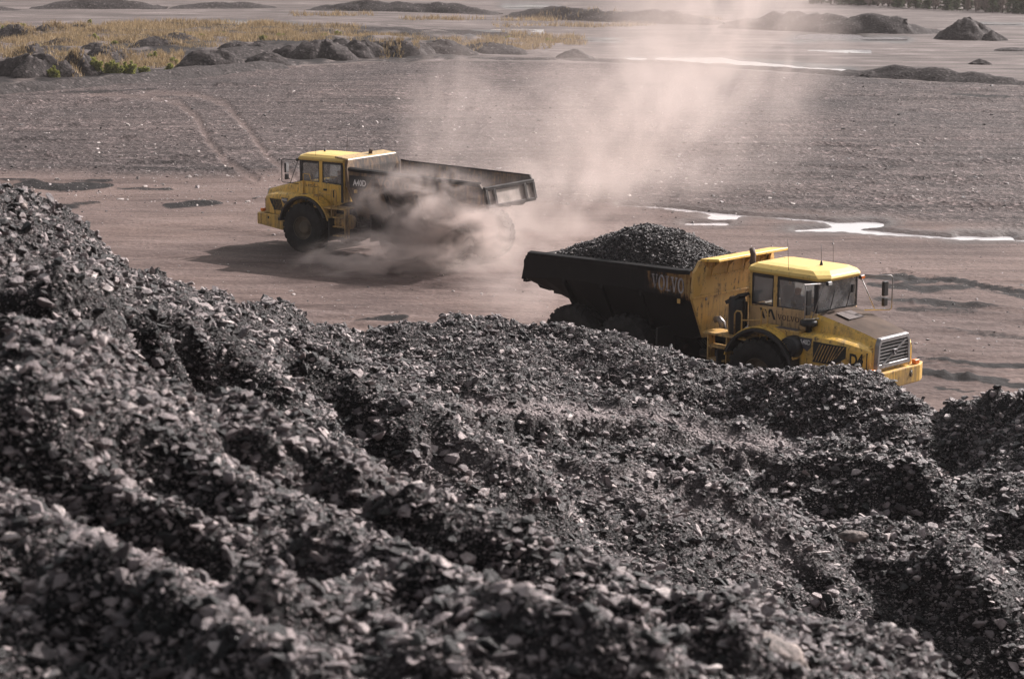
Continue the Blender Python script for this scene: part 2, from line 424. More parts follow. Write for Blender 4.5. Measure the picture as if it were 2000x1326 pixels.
# puddles in photo layout: polyline + half-thickness in rows
PUD = [([(1215, 398), (1300, 404), (1400, 415), (1500, 421), (1600, 429), (1660, 438)], 3.0),
       ([(1345, 434), (1412, 434)], 5.0), ([(1395, 421), (1420, 421)], 7.0),
       ([(1560, 446), (1620, 445), (1660, 440)], 6.0), ([(1640, 436), (1705, 435)], 6.0),
       ([(1640, 446), (1750, 454), (1850, 461), (1950, 466), (2120, 470)], 3.6), ([(1880, 461), (1960, 462)], 6.0),
       ([(1288, 108), (1340, 108), (1400, 110), (1450, 116), (1530, 121), (1640, 130)], 4.2), ([(1300, 108), (1380, 110)], 4.5),
       ([(1230, 107), (1255, 107)], 2.2), ([(1655, 143), (1690, 143)], 1.8),
       ([(1570, 68), (1620, 64), (1660, 66)], 4.2), ([(1690, 70), (1760, 71)], 2.8),
       ([(910, 63), (1040, 65)], 2.3), ([(440, 43), (560, 46)], 2.6), ([(1120, 71), (1200, 73)], 2.4), ([(990, 9), (1080, 10)], 2.2), ([(400, 41), (700, 56)], 1.1), ([(1900, 41), (2000, 43)], 1.3)]
def seg_dist(px, row, pts, aspect):
    d = np.full(px.shape, 1e9)
    for (ax, ay), (bx, by) in zip(pts[:-1], pts[1:]):
        ax_, bx_ = ax / aspect, bx / aspect; vx, vy = bx_ - ax_, by - ay
        X = px / aspect; L = vx * vx + vy * vy + 1e-9
        t = np.clip(((X - ax_) * vx + (row - ay) * vy) / L, 0, 1)
        d = np.minimum(d, np.hypot(X - ax_ - t * vx, row - ay - t * vy))
    return d
DARK = [([(45, 362), (120, 366), (205, 363)], 8, 1.0), ([(0, 352), (60, 352)], 5, .7), ([(150, 354), (215, 354)], 3, .8), ([(230, 368), (330, 372)], 4, .6), ([(330, 402), (420, 398)], 7, .75), ([(150, 398), (190, 396)], 4, .6), ([(100, 404), (140, 404)], 5, .6),
        ([(1795, 700), (1850, 706), (1920, 714), (2060, 716)], 5, .95), ([(1795, 712), (1900, 722)], 4, .7), ([(1790, 726), (1850, 738), (1940, 748), (2080, 766)], 6, 1.0), ([(1850, 736), (1960, 742)], 5, .8), ([(1830, 758), (1910, 767)], 3, .8),
        ([(1690, 540), (1780, 548), (1860, 550), (2050, 580)], 6, .8), ([(1700, 556), (1800, 566), (1900, 562), (2050, 592)], 6, .7), ([(1720, 586), (1850, 594), (2040, 602)], 7, .7), ([(1760, 602), (1900, 610)], 5, .55), ([(1820, 640), (2000, 662)], 5, .5), ([(700, 625), (780, 622)], 8, .7), ([(680, 600), (900, 610)], 10, .35),
        ([(1700, 655), (2000, 690)], 6, .3), ([(360, 392), (430, 400)], 4, .5), ([(1860, 184), (1960, 190)], 4, .7), ([(0, 190), (300, 175)], 3, .5), ([(1450, 408), (1640, 412)], 4, .4)]
RUTS = [([(180, 186), (290, 192), (350, 203), (385, 232), (405, 275), (440, 318), (500, 350)], 6.0), ([(280, 182), (380, 186), (440, 205), (480, 250), (525, 310), (580, 350)], 6.0),
        ([(1735, 528), (1850, 552), (2000, 572)], 3.0), ([(1800, 615), (2000, 632)], 4.0), ([(1790, 590), (2000, 612)], 4.0)]
Yr = np.concatenate([[-400, -120, -40, 0, 20], np.geomspace(30, 52, 40)[:-1], np.geomspace(52, 330, 430), np.geomspace(335, 4500, 24)])
ac = np.concatenate([[-8, -3, -1.2, -.6], np.linspace(-.36, .36, 560), [.6, 1.2, 3, 8]])
YY, AA = np.meshgrid(Yr, ac, indexing='ij')
XX = AA * np.maximum(YY, 40.0)
PX, ROW = to_px(XX, np.maximum(YY, 25), np.zeros_like(XX))
edge = poly_row(EDGE, PX); rtop = poly_row(ROADTOP, PX)
inside = sstep(-3, 3, ROW - edge)
front = (YY > 25) & (YY < 420)
wob = fbm(XX * .12, YY * .05, 4, 5) * 22
gravel = (1 - sstep(-14, 14, ROW - rtop + wob)) * inside
# gravel also lies right of the loaded truck's lane
farm = (1 - inside)
Hh = fbm(XX * .25, YY * .18, 4, 9) * .05 + fbm(XX * 1.1, YY * .9, 3, 21) * (.018 + .03 * gravel)
Hh += fbm(XX * .05, YY * .035, 3, 31) * .16 * sstep(95, 130, YY)
ridge = 1 - np.abs(fbm(XX * .04 + YY * .02, YY * .22, 3, 41))
Hh += .10 * np.clip(ridge - .75, 0, 1) / .25 * gravel
dark = np.zeros_like(XX); wet = np.zeros_like(XX)
jn = fbm(XX * .5, YY * .22, 4, 55)
for pts, hw, st in DARK:
    dd = seg_dist(PX, ROW, pts, 3.5) / hw
    k = (1 - sstep(.35, 1.1, dd + jn * .9)) * st
    dark = np.maximum(dark, k)
    Hh += k * .15 * (fbm(XX * 1.5, YY * 1.0, 4, 77) + .3) * (ROW > 330)
for pts, hw in RUTS:
    dd = seg_dist(PX, ROW, pts, 1.0) / hw
    k = 1 - sstep(.6, 1.4, dd + jn * .3)
    Hh -= k * .06; gravel *= 1 - k * .5
    Hh += .04 * np.exp(-((dd - 1.7) / .45) ** 2) * (dd < 4)
for q, pts in enumerate([[(20, 252), (140, 246), (230, 241)], [(60, 312), (160, 318), (330, 312), (470, 300)], [(90, 300), (140, 312)], [(250, 322), (360, 316), (420, 310)], [(150, 206), (260, 200)], [(0, 205), (120, 200), (300, 192)], [(0, 232), (90, 228)], [(420, 168), (560, 162), (720, 166)], [(560, 192), (700, 188), (900, 192)], [(760, 220), (980, 214)], [(600, 250), (760, 246)], [(1480, 250), (1700, 238), (2000, 214)], [(1500, 290), (1760, 282), (2000, 262)], [(1450, 330), (1700, 322), (2050, 312)], [(1560, 372), (1800, 352), (2050, 350)], [(1640, 392), (1850, 396), (2050, 412)], [(1600, 190), (1800, 188), (2000, 196)], [(1700, 212), (1900, 208)], [(1100, 180), (1300, 176)], [(1000, 250), (1250, 262)], [(1150, 330), (1400, 336)], [(960, 300), (1120, 306)], [(1750, 168), (2000, 180)], [(240, 270), (420, 262)], [(1650, 300), (1900, 330)], [(30, 280), (200, 272)]]):
    wv = 3.0 * np.sin(PX / 47 + q) + 5 * jn
    dd = seg_dist(PX, ROW + wv, pts, 1.0) / 1.7
    Hh += .17 * np.exp(-dd * dd) * np.clip(.7 + 1.2 * fbm(XX * .4 + q, YY * .4, 3, 71), 0, 1.2) * inside
# tyre lanes pressed into the dusty road
lane = np.zeros_like(XX)
for r0, r1, ph in [(470, 545, 0), (495, 580, 1), (440, 500, 2), (560, 640, 3), (585, 655, 4), (620, 660, 5)]:
    lr = r0 + (r1 - r0) * (PX - 200) / 900 + 6 * np.sin(PX / 130 + ph)
    dd = np.abs(ROW - lr); k = np.exp(-(dd / 3.5) ** 2) * inside
    Hh -= .045 * k; Hh += .03 * np.exp(-((dd - 8) / 3) ** 2) * inside
    dark = np.maximum(dark, .28 * k * np.clip(.6 + jn, 0, 1))
pud = np.zeros_like(XX)
for pts, hw in PUD:
    dd = seg_dist(PX, ROW, pts, 4.0) / hw
    n_ = fbm(XX * .45, YY * .12, 4, 91)
    pud = np.maximum(pud, 1 - sstep(.55, 1.6, dd + n_ * 1.1 + jn * .25))
    wet = np.maximum(wet, 1 - sstep(1.1, 3.6, dd + n_ * .9))
Hh = Hh * (1 - np.clip(pud * 1.5, 0, 1)) - .16 * pud
flat = np.zeros_like(XX)
TRUCKS = {'R': (7.33, 51.73, R_(-44.61)), 'L': (-6.95, 77.31, R_(146.31))}
for T in TRUCKS.values():
    C, S = math.cos(T[2]), math.sin(T[2])
    lx = (XX - T[0]) * C + (YY - T[1]) * S; ly = -(XX - T[0]) * S + (YY - T[1]) * C
    k = (1 - sstep(4.5, 7.0, np.abs(lx + 3.0))) * (1 - sstep(1.9, 3.0, np.abs(ly)))
    Hh = Hh * (1 - k * .85)
spoil = np.clip((1 - sstep(850, 1150, PX + 25 * jn * 10)) * sstep(40, 60, ROW + jn * 10), 0, 1) * farm
dark = np.maximum(dark, .72 * spoil * np.clip(.75 + jn, 0, 1))
Hh += spoil * (fbm(XX * .22, YY * .16, 4, 63) * .55 + .1)
Hh = np.where(front, Hh, Hh * 0 - .02) - .5 * sstep(420, 900, YY)
# far flats lie a little lower than the platform, spoil field in the upper left a little higher
farl = farm * front
Hh -= .35 * farl * sstep(600, 1100, PX)
GR = grid_mesh('ground', np.stack([XX, YY, Hh], -1), M_GROUND, None, {'gravel': gravel, 'dark': dark, 'far': farm, 'wet': wet})
tag(GR, kind='structure')

def far_level(px): return -.35 * float(sstep(600, 1100, np.array(px)))
# water sheets lie in the hollows
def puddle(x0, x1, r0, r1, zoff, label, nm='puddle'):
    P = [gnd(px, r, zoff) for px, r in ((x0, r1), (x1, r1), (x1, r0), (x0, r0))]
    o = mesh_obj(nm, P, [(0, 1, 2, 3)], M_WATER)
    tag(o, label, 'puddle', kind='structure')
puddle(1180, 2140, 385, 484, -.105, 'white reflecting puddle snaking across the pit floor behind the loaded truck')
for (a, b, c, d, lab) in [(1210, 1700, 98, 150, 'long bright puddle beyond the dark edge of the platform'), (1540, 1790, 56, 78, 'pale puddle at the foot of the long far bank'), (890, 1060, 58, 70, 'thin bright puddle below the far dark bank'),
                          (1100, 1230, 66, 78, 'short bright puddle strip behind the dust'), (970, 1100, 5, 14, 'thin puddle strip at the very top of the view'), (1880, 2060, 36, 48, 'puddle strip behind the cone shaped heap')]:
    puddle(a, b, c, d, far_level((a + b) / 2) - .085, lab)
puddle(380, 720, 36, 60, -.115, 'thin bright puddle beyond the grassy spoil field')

# ------------------------------------------------------------------ coal heaps
NEAR = [(-600, 520, 12.5), (-300, 570, 13), (0, 648, 14), (80, 662, 14), (200, 708, 14.2), (350, 762, 14.3), (480, 805, 14.3), (600, 846, 14.2), (700, 880, 14), (780, 935, 14), (850, 975, 13.9), (950, 1000, 13.7), (1030, 1040, 13.5), (1100, 1085, 13.4), (1200, 1130, 13.2), (1300, 1165, 13), (1450, 1190, 12.8), (1530, 1238, 12.6), (1600, 1262, 12.5), (1700, 1292, 12.3), (1780, 1326, 12.1), (2000, 1420, 11.6), (2400, 1560, 11), (2700, 1650, 10.5)]
CREST = [(-600, 100, 19), (-300, 215, 22), (0, 343, 25), (60, 383, 25.8), (150, 440, 27.2), (225, 490, 28.5), (300, 521, 30), (400, 562, 33.5), (500, 586, 36.5), (600, 620, 39.5), (680, 645, 42), (715, 657, 43), (760, 640, 43.3), (800, 624, 43.5), (880, 619, 43.5), (950, 620, 43.2), (1010, 624, 43), (1080, 633, 42.8), (1160, 649, 42.5), (1260, 666, 42), (1340, 687, 41.6), (1430, 706, 41.2), (1500, 713, 40.8), (1560, 703, 40.6), (1640, 692, 40.2), (1700, 703, 39.8), (1760, 739, 39), (1830, 786, 37.5), (1855, 798, 36.8), (1900, 790, 36), (1950, 771, 35.2), (2000, 763, 34.5), (2300, 680, 31), (2700, 590, 28)]
EMER = [(-600, 15.5), (0, 17), (350, 18), (700, 20.5), (1000, 23), (1300, 25), (1780, 25), (2400, 24), (2700, 23)]
def I(P, px, k): return np.interp(px, [p[0] for p in P], [p[k] for p in P])
def smooth_profile(ctrl, Y, wid):
    """piecewise linear (columns of control points) evaluated and softened"""
    out = np.zeros_like(Y)
    for o in (-1, -.5, 0, .5, 1):
        out += np.interp(Y + o * wid, ctrl[0], ctrl[1])
    return out / 5
def heap_surface(pxs, ts, ctrl_fn, wid):
    V = np.zeros((len(ts), len(pxs), 3))
    for j, px in enumerate(pxs):
        c0, c1 = ctrl_fn(px)
        Y = c0[0] + ts * (c0[-1] - c0[0])
        z = smooth_profile((c0, c1), Y, wid)
        V[:, j, 0] = x_at(px, Y, z); V[:, j, 1] = Y; V[:, j, 2] = z
    return V
def ctrl_near(px):
    rA, dA = I(NEAR, px, 1), I(NEAR, px, 2)
    zA = z_on_ray(px, rA, dA) + .03
    yb = min(8.4, dA - 3.0); zb = z_on_ray(px, max(1326, rA + 160), yb)
    ys = [.4, 4.5, yb, dA, dA + .9, dA + 3.6]; zs = [max(10.1, zb + .4) if px < 1500 else zb + .9, zb + .42, zb, zA, zA - .55, zA - 3.0]
    return np.array(ys), np.array(zs)
def ctrl_mid(px):
    rA, dA, rB, dB, dE = I(NEAR, px, 1), I(NEAR, px, 2), I(CREST, px, 1), I(CREST, px, 2), I(EMER, px, 1)
    zE = z_on_ray(px, rA, dE) - .05; zB = z_on_ray(px, rB, dB) - .045
    back = (zB + .6) / .78
    t = float(sstep(650, 1000, np.array(px)) * (1 - sstep(1500, 1750, np.array(px))))
    ys = [dA + 1.2, dE]; zs = [zE + .2, zE]
    for f_, dz in ((.30, .18), (.52, .10 + .10 * t), (.66, -.05 - .40 * t), (.84, -.10 - .45 * t), (.95, -.02)):
        ys.append(dE + (dB - dE) * f_); zs.append(zE + (zB - zE) * f_ + dz)
    ys += [dB, dB + .5, dB + back + .5]; zs += [zB, zB - .14, -.6]
    return np.array(ys), np.array(zs)
PXN = np.linspace(-600, 2650, 330); TN = np.linspace(0, 1, 200)
VN = heap_surface(PXN, TN, ctrl_near, .22)
x, y = VN[..., 0], VN[..., 1]
rot = x * .8 + y * .6; rot2 = -x * .6 + y * .8
calm = 1 - .6 * np.exp(-((y - I(NEAR, PXN, 2)[None, :]) / .8) ** 2)
VN[..., 2] += fbm(rot * .35 + 3, rot2 * .75, 3, 101) * .48 * calm * sstep(5, 8, y) + fbm(x * 1.7, y * 1.9, 4, 103) * .24
def saw(q):
    t = q - np.floor(q); return np.where(t < .26, t / .26, 1 - (t - .26) / .74)
qn = (y * .93 + x * .36 + fbm(x * .5, y * .5, 3, 151) * .9) / 2.3
VN[..., 2] += (saw(qn) - .5) * .16 * calm * sstep(6, 8.5, y) * np.clip(.75 + fbm(x * .45 + 9, y * .45, 2, 153), .15, 1.3)
VN[..., 2] += -.35 * np.exp(-((rot2 - 6.2 + .25 * np.sin(rot)) / .35) ** 2) * sstep(.0, 2., 4 - x)
pxn, rown = to_px(VN[..., 0], np.maximum(VN[..., 1], .5), VN[..., 2])
jag = fbm(x * 1.1, y * 1.1, 3, 171) * 26
for pts, wd, amp in [([(430, 850), (700, 965), (900, 1065), (1150, 1165), (1420, 1270), (1560, 1330)], 30, -.24), ([(60, 760), (250, 870), (500, 1000), (750, 1120), (1000, 1215), (1280, 1320)], 34, .17),
                     ([(-60, 830), (100, 925), (350, 1060), (600, 1195), (830, 1326)], 38, -.17), ([(-60, 960), (200, 1120), (420, 1240), (560, 1326)], 40, .12), ([(-60, 1080), (120, 1200), (260, 1326)], 40, -.14)]:
    VN[..., 2] += amp * np.exp(-((seg_dist(pxn, rown + jag, pts, 1.0)) / wd) ** 2) * (y > 6.5)
near_o = grid_mesh('coal_heap', VN, M_FINES, None, {'pale': np.clip(fbm(x * .8, y * .8, 4, 107) * .5, 0, .35)})
tag(near_o, 'blurred nearest coal heap filling the bottom left of the view', 'coal heap')
PXM = np.linspace(-600, 2650, 460); TM = np.linspace(0, 1, 300)
VM = heap_surface(PXM, TM, ctrl_mid, .28)
x, y = VM[..., 0], VM[..., 1]
dB_ = I(CREST, PXM, 2)[None, :]; PXg = np.broadcast_to(PXM[None, :], x.shape)
away = 1 - np.exp(-((y - dB_) / 1.6) ** 2) * .8
VM[..., 2] += (fbm(x * .30, y * .34, 3, 111) * .62 * away * sstep(16, 20, y) + fbm(x * .95, y * 1.1, 4, 113) * .36) * (1 - sstep(1, 5, y - dB_) * .5)
qm = (y * .95 + x * .30 + fbm(x * .22, y * .22, 3, 161) * 2.4) / 4.3
VM[..., 2] += (saw(qm) - .5) * .54 * (1 - np.exp(-((y - dB_) / 2.6) ** 2)) * sstep(17, 20, y) * (1 - sstep(0, 3, y - dB_)) * np.clip(.8 + fbm(x * .2 + 5, y * .2, 2, 163), .2, 1.3)
def bump_px(px, row, Y, sx, sy, amp, ang=0.0):
    z = z_on_ray(px, row, Y); X = x_at(px, Y, z); c, s = math.cos(ang), math.sin(ang)
    u = ((x - X) * c + (y - Y) * s) / sx; v = (-(x - X) * s + (y - Y) * c) / sy
    VM[..., 2] += amp * np.exp(-(u * u + v * v))
bump_px(1645, 800, 37.6, 1.5, 1.1, -.95, -.25)        # hollow under the mound by the truck's nose
bump_px(1480, 790, 37.0, .8, .9, .25)
bump_px(1250, 1000, 27.5, 2.4, 2.2, .45, -.5)          # hump in the middle
bump_px(1600, 1080, 26.5, 1.3, 2.6, -.55, .5)          # gully between the hump and the right flank
bump_px(1880, 1050, 26, 2.0, 3.0, .55)
bump_px(980, 608, 43.0, .28, .6, .16)
bump_px(430, 552, 34.4, .30, .7, .12); bump_px(320, 520, 30.4, .12, .3, .12); bump_px(150, 432, 27.2, .07, .3, .09); bump_px(1858, 792, 36.6, .12, .3, .16)
bump_px(1460, 985, 29.5, .5, 1.4, -.18, .6)
pxm, rowm = to_px(x, y, VM[..., 2])
ledge = np.clip(1 - seg_dist(pxm, rowm, [(930, 785), (1080, 798), (1250, 805), (1400, 840), (1530, 872)], 3.0) / 21, 0, 1)
hump = np.clip(1 - seg_dist(pxm, rowm, [(820, 900), (1100, 930), (1400, 1000), (1540, 1110)], 3.0) / 45, 0, 1)
jag = fbm(x * .5, y * .5, 2, 173) * 34
for pts, wd, amp in [([(-40, 585), (60, 615), (160, 670), (300, 715), (420, 760)], 24, -.42), ([(120, 560), (300, 640), (520, 735), (640, 800)], 30, .26), ([(560, 720), (650, 790), (760, 880), (860, 930)], 26, -.34), ([(700, 760), (860, 850), (1000, 930), (1180, 1040)], 34, .22),
                     ([(1250, 890), (1430, 985), (1550, 1090), (1640, 1170)], 44, .24), ([(1420, 890), (1570, 1000), (1700, 1120)], 56, -.22), ([(1750, 860), (1800, 960), (1850, 1080), (1960, 1240)], 50, .30)]:
    VM[..., 2] += amp * np.exp(-((seg_dist(pxm, rowm + jag, pts, 1.0)) / wd) ** 2) * (y < dB_ - 1.2) * (y > 17)
lrow = np.interp(pxm, [900, 1080, 1250, 1400, 1530, 1600], [785, 798, 806, 840, 872, 890])
inl = sstep(860, 950, pxm) * (1 - sstep(1520, 1600, pxm)); dl = rowm - lrow
VM[..., 2] -= .26 * inl * sstep(14, 24, dl) * (1 - sstep(40, 110, dl)) * (y > 22)
VM[..., 2] -= .5 * inl * (1 - sstep(6, 26, np.abs(dl))) * fbm(x * .95, y * 1.1, 4, 113) * .36
pale = np.clip(np.maximum(ledge * 1.25, hump * .5) + fbm(x * .5, y * .5, 4, 117) * .25, 0, 1) * (y < dB_ - 1)
mid_o = grid_mesh('coal_heap', VM, M_FINES, None, {'pale': pale})
tag(mid_o, 'long coal ridge in front of the loaded truck hiding its wheels', 'coal heap')

# angular lump shapes
def lump_mesh(i):
    r_ = np.random.default_rng(500 + i)
    p = r_.normal(size=(13, 3)); p /= np.linalg.norm(p, axis=1)[:, None]
    p *= np.array([1.0, r_.uniform(.45, .8), r_.uniform(.26, .55)]) * r_.uniform(.8, 1.1, (13, 1)) * .62
    bm = bmesh.new()
    vs_ = [bm.verts.new(q) for q in p]
    res_ = bmesh.ops.convex_hull(bm, input=vs_)
    bmesh.ops.delete(bm, geom=[g for g in set(res_['geom_interior'] + res_['geom_unused']) if isinstance(g, bmesh.types.BMVert)], context='VERTS')
    me = bpy.data.meshes.new('coal_lump'); bm.to_mesh(me); bm.free()
    me.materials.append(M_LUMP)
    return me
LUMPS = [lump_mesh(i) for i in range(14)]

def gn_scatter(o, sources, name):
    ng = bpy.data.node_groups.new(name, 'GeometryNodeTree')
    ng.interface.new_socket('Geometry', in_out='INPUT', socket_type='NodeSocketGeometry')
    ng.interface.new_socket('Geometry', in_out='OUTPUT', socket_type='NodeSocketGeometry')
    N, L = ng.nodes, ng.links
    gi, go = N.new('NodeGroupInput'), N.new('NodeGroupOutput')
    iop = N.new('GeometryNodeInstanceOnPoints'); jn_ = N.new('GeometryNodeJoinGeometry')
    for so in sources:
        oi = N.new('GeometryNodeObjectInfo'); oi.inputs['Object'].default_value = so; oi.transform_space = 'ORIGINAL'
        g2 = N.new('GeometryNodeGeometryToInstance'); L.new(oi.outputs['Geometry'], g2.inputs[0]); L.new(g2.outputs[0], jn_.inputs[0])
    L.new(gi.outputs[0], iop.inputs['Points']); L.new(jn_.outputs[0], iop.inputs['Instance'])
    iop.inputs['Pick Instance'].default_value = True
    def at(nm, typ, sock):
        a = N.new('GeometryNodeInputNamedAttribute'); a.data_type = typ; a.inputs['Name'].default_value = nm
        L.new(a.outputs[0], sock)
    at('idx', 'INT', iop.inputs['Instance Index'])
    e2r = N.new('FunctionNodeEulerToRotation'); at('rot', 'FLOAT_VECTOR', e2r.inputs[0]); L.new(e2r.outputs[0], iop.inputs['Rotation'])
    at('scl', 'FLOAT_VECTOR', iop.inputs['Scale'])
    L.new(iop.outputs[0], go.inputs[0])
    md = o.modifiers.new('scatter', 'NODES'); md.node_group = ng
def point_obj(name, P, rot, scl, idx, parent):
    me = bpy.data.meshes.new(name); me.vertices.add(len(P)); me.vertices.foreach_set('co', P.reshape(-1).astype(np.float32))
    for nm, a in (('rot', rot), ('scl', scl)):
        at = me.attributes.new(nm, 'FLOAT_VECTOR', 'POINT'); at.data.foreach_set('vector', a.reshape(-1).astype(np.float32))
    at = me.attributes.new('idx', 'INT', 'POINT'); at.data.foreach_set('value', idx.astype(np.int32))
    o = bpy.data.objects.new(name, me); col.objects.link(o)
    if parent: o.parent = parent
    return o
def bilerp(V, fi, fj):
    i = np.clip(fi.astype(int), 0, V.shape[0] - 2); j = np.clip(fj.astype(int), 0, V.shape[1] - 2)
    a = (fi - i)[:, None]; b = (fj - j)[:, None]
    return (V[i, j] * (1 - a) + V[i + 1, j] * a) * (1 - b) + (V[i, j + 1] * (1 - a) + V[i + 1, j + 1] * a) * b
def area_weights(V):
    e1 = V[1:, :-1] - V[:-1, :-1]; e2 = V[:-1, 1:] - V[:-1, :-1]
    return np.linalg.norm(np.cross(e1, e2), axis=-1)
def pareto(n, smin, smax, alpha):
    return np.minimum(smin * (1 - rng.random(n)) ** (-1 / alpha), smax * (.7 + .3 * rng.random(n)))
def scatter_lumps(V, n, weight, smin, smax, alpha, heap, n_parts, vis, name='coal_lump', keep=None, shapes=None):
    shapes = shapes or LUMPS
    W = (area_weights(V) * weight[:-1, :-1]).ravel(); cs = np.cumsum(W) / W.sum()
    k = np.searchsorted(cs, rng.random(n)); nc = V.shape[1] - 1
    fi = k // nc + rng.random(n); fj = k % nc + rng.random(n)
    P = bilerp(V, fi, fj); s = pareto(n, smin, smax, alpha)
    if keep is not None:
        m_ = keep(P, s); P, s = P[m_], s[m_]; n = len(P)
    rot_ = np.stack([rng.normal(0, .42, n), rng.normal(0, .42, n), rng.normal(-.35, .9, n)], -1)
    scl_ = s[:, None] * rng.uniform(.8, 1.2, (n, 3)); idx = rng.integers(0, len(LUMPS), n)
    P[:, 2] += s * rng.uniform(-.05, .42, n)
    app = s / np.maximum(P[:, 1], 3) * vis(P)
    order = np.argsort(-app); pick = order[:n_parts]; rest = order[n_parts:]
    srcs = []
    have = {}
    for q, i in enumerate(pick):
        v = q if q < len(LUMPS) else idx[i]
        o = bpy.data.objects.new(name, shapes[v]); col.objects.link(o); o.parent = heap
        o.location = P[i]; o.rotation_euler = rot_[i]; o.scale = scl_[i]
        if q < len(LUMPS): srcs.append(o)
    po = point_obj('loose_coal', P[rest], rot_[rest], scl_[rest], idx[rest], heap)
    po['kind'] = 'stuff'
    gn_scatter(po, srcs, 'scatter_' + heap.name)
    return po
def vis_px(P):
    px, r = to_px(P[:, 0], P[:, 1], P[:, 2])
    return ((px > 5) & (px < 1995) & (r < 1322)).astype(float)
# near heap: dense inside the frame, sparse outside it
pxn, rown = to_px(VN[..., 0], np.maximum(VN[..., 1], .5), VN[..., 2])
wn = (.06 + 1.0 * ((pxn > -250) & (pxn < 2250) & (rown < 1460))) * (VN[..., 1] > 3.0) * (VN[..., 1] < I(NEAR, PXN, 2)[None, :] + 1.2)
scatter_lumps(VN, 330000, wn, .0092, .12, 1.95, near_o, 300, lambda P: vis_px(P))
wm = (.05 + 1.0 * ((pxm > -60) & (pxm < 2060)) + .45 * (((pxm > 2060) & (pxm < 2420)) | ((pxm > -350) & (pxm < -60)))) * (1 - .72 * np.clip(ledge * 1.6, 0, 1)) * (y < dB_ + 2.0)
# only surfaces the camera side looks at, or just behind the crest, need stones
scatter_lumps(VM, 610000, wm, .0165, .19, 2.15, mid_o, 300, lambda P: vis_px(P) * (P[:, 1] > 19))

# a pale boulder half buried in the near heap
def boulder(name, px, row, Y, r, seed, sq=(1, .8, .75)):
    z = z_on_ray(px, row, Y)
    bm = bmesh.new(); bmesh.ops.create_icosphere(bm, subdivisions=4, radius=1)
    for v in bm.verts:
        d = v.co.normalized(); a = np.array([d.x * 1.7 + seed, d.y * 1.7 + d.z * 1.1]); 
        q = float(fbm(a[0:1], a[1:2], 3, seed)[0]); q2 = float(fbm(a[0:1] * 4, a[1:2] * 4, 3, seed + 3)[0])
        v.co = Vector((d.x * sq[0], d.y * sq[1], d.z * sq[2])) * r * (1 + .22 * q + .07 * q2)
    me = bpy.data.meshes.new(name); bm.to_mesh(me); bm.free()
    me.polygons.foreach_set('use_smooth', [True] * len(me.polygons))
    o = bpy.data.objects.new(name, me); col.objects.link(o); o.location = (x_at(px, Y, z), Y, z)
    return o
def mat_boulder():
    k = NT('boulder_stone'); co = k.coord('Object'); n1 = k.noise(co, 6, 6, .7); n2 = k.noise(co, 22, 4, .7)
    c = k.ramp(n1, [(.35, (.06, .05, .047)), (.55, (.18, .145, .13)), (.7, (.34, .28, .25))])
    k.base(k.mix(.7, c, k.ramp(n2, [(.3, .4), (.6, 1.2)]), 'MULTIPLY')); k.rough(.8); k.bump(k.math('ADD', n1, n2), .6, .05)
    return k.m
M_BOULD = mat_boulder()
b = boulder('boulder', 1492, 1300, 10.6, .25, 5, (1.0, .8, .72)); b.data.materials.append(M_BOULD); b.rotation_euler = (0, .25, .4)
tag(b, 'large pale rounded boulder half buried at the bottom edge', 'boulder')
b = boulder('boulder', 1668, 1046, 25.6, .14, 9, (1.3, .8, .5)); b.data.materials.append(M_BOULD)
tag(b, 'flat pale rock lying on the right slope of the ridge', 'boulder')
b = boulder('boulder', 30, 404, 25.2, .13, 12, (1.2, .9, .8)); b.data.materials.append(M_BOULD)
tag(b, 'pale rock near the left edge on the ridge crest', 'boulder')
mb = MB(); tp = [Vector((x_at(px, 15.2, z_on_ray(px, r, 15.2)), 15.2 - .15 * i, z_on_ray(px, r, 15.2))) for i, (px, r) in enumerate([(36, 658), (60, 662), (85, 680), (97, 700)])]
tw = mb.tube(tp, [.008, .008, .006, .004], 6).build('dry_twig', mat_plain('straw', (.42, .32, .18), .8))
tag(tw, 'bent straw coloured twig lying on the near heap at the left edge', 'twig')

# ------------------------------------------------------------------ lettering
def text_poly(s, size, bold=0.0):
    cu = bpy.data.curves.new('lettering', 'FONT'); cu.body = s; cu.size = size; cu.offset = bold * size; cu.resolution_u = 3
    o = bpy.data.objects.new('lettering', cu); col.objects.link(o)
    dg = bpy.context.evaluated_depsgraph_get(); me = bpy.data.meshes.new_from_object(o.evaluated_get(dg))
    v = [tuple(q.co) for q in me.vertices]; f = [tuple(p.vertices) for p in me.polygons]
    bpy.data.objects.remove(o); bpy.data.curves.remove(cu); bpy.data.meshes.remove(me)
    return v, f
def lettering(s, org, u, v, size, mat, parent, bold=0.0, stretch=1.0, name='lettering'):
    u, v, org = Vector(u).normalized(), Vector(v).normalized(), Vector(org); n = u.cross(v)
    P, F = text_poly(s, size, bold)
    mb = MB(); mb.add([org + u * (p[0] * stretch) + v * p[1] for p in P], F)
    return mb.build(name, mat, parent)
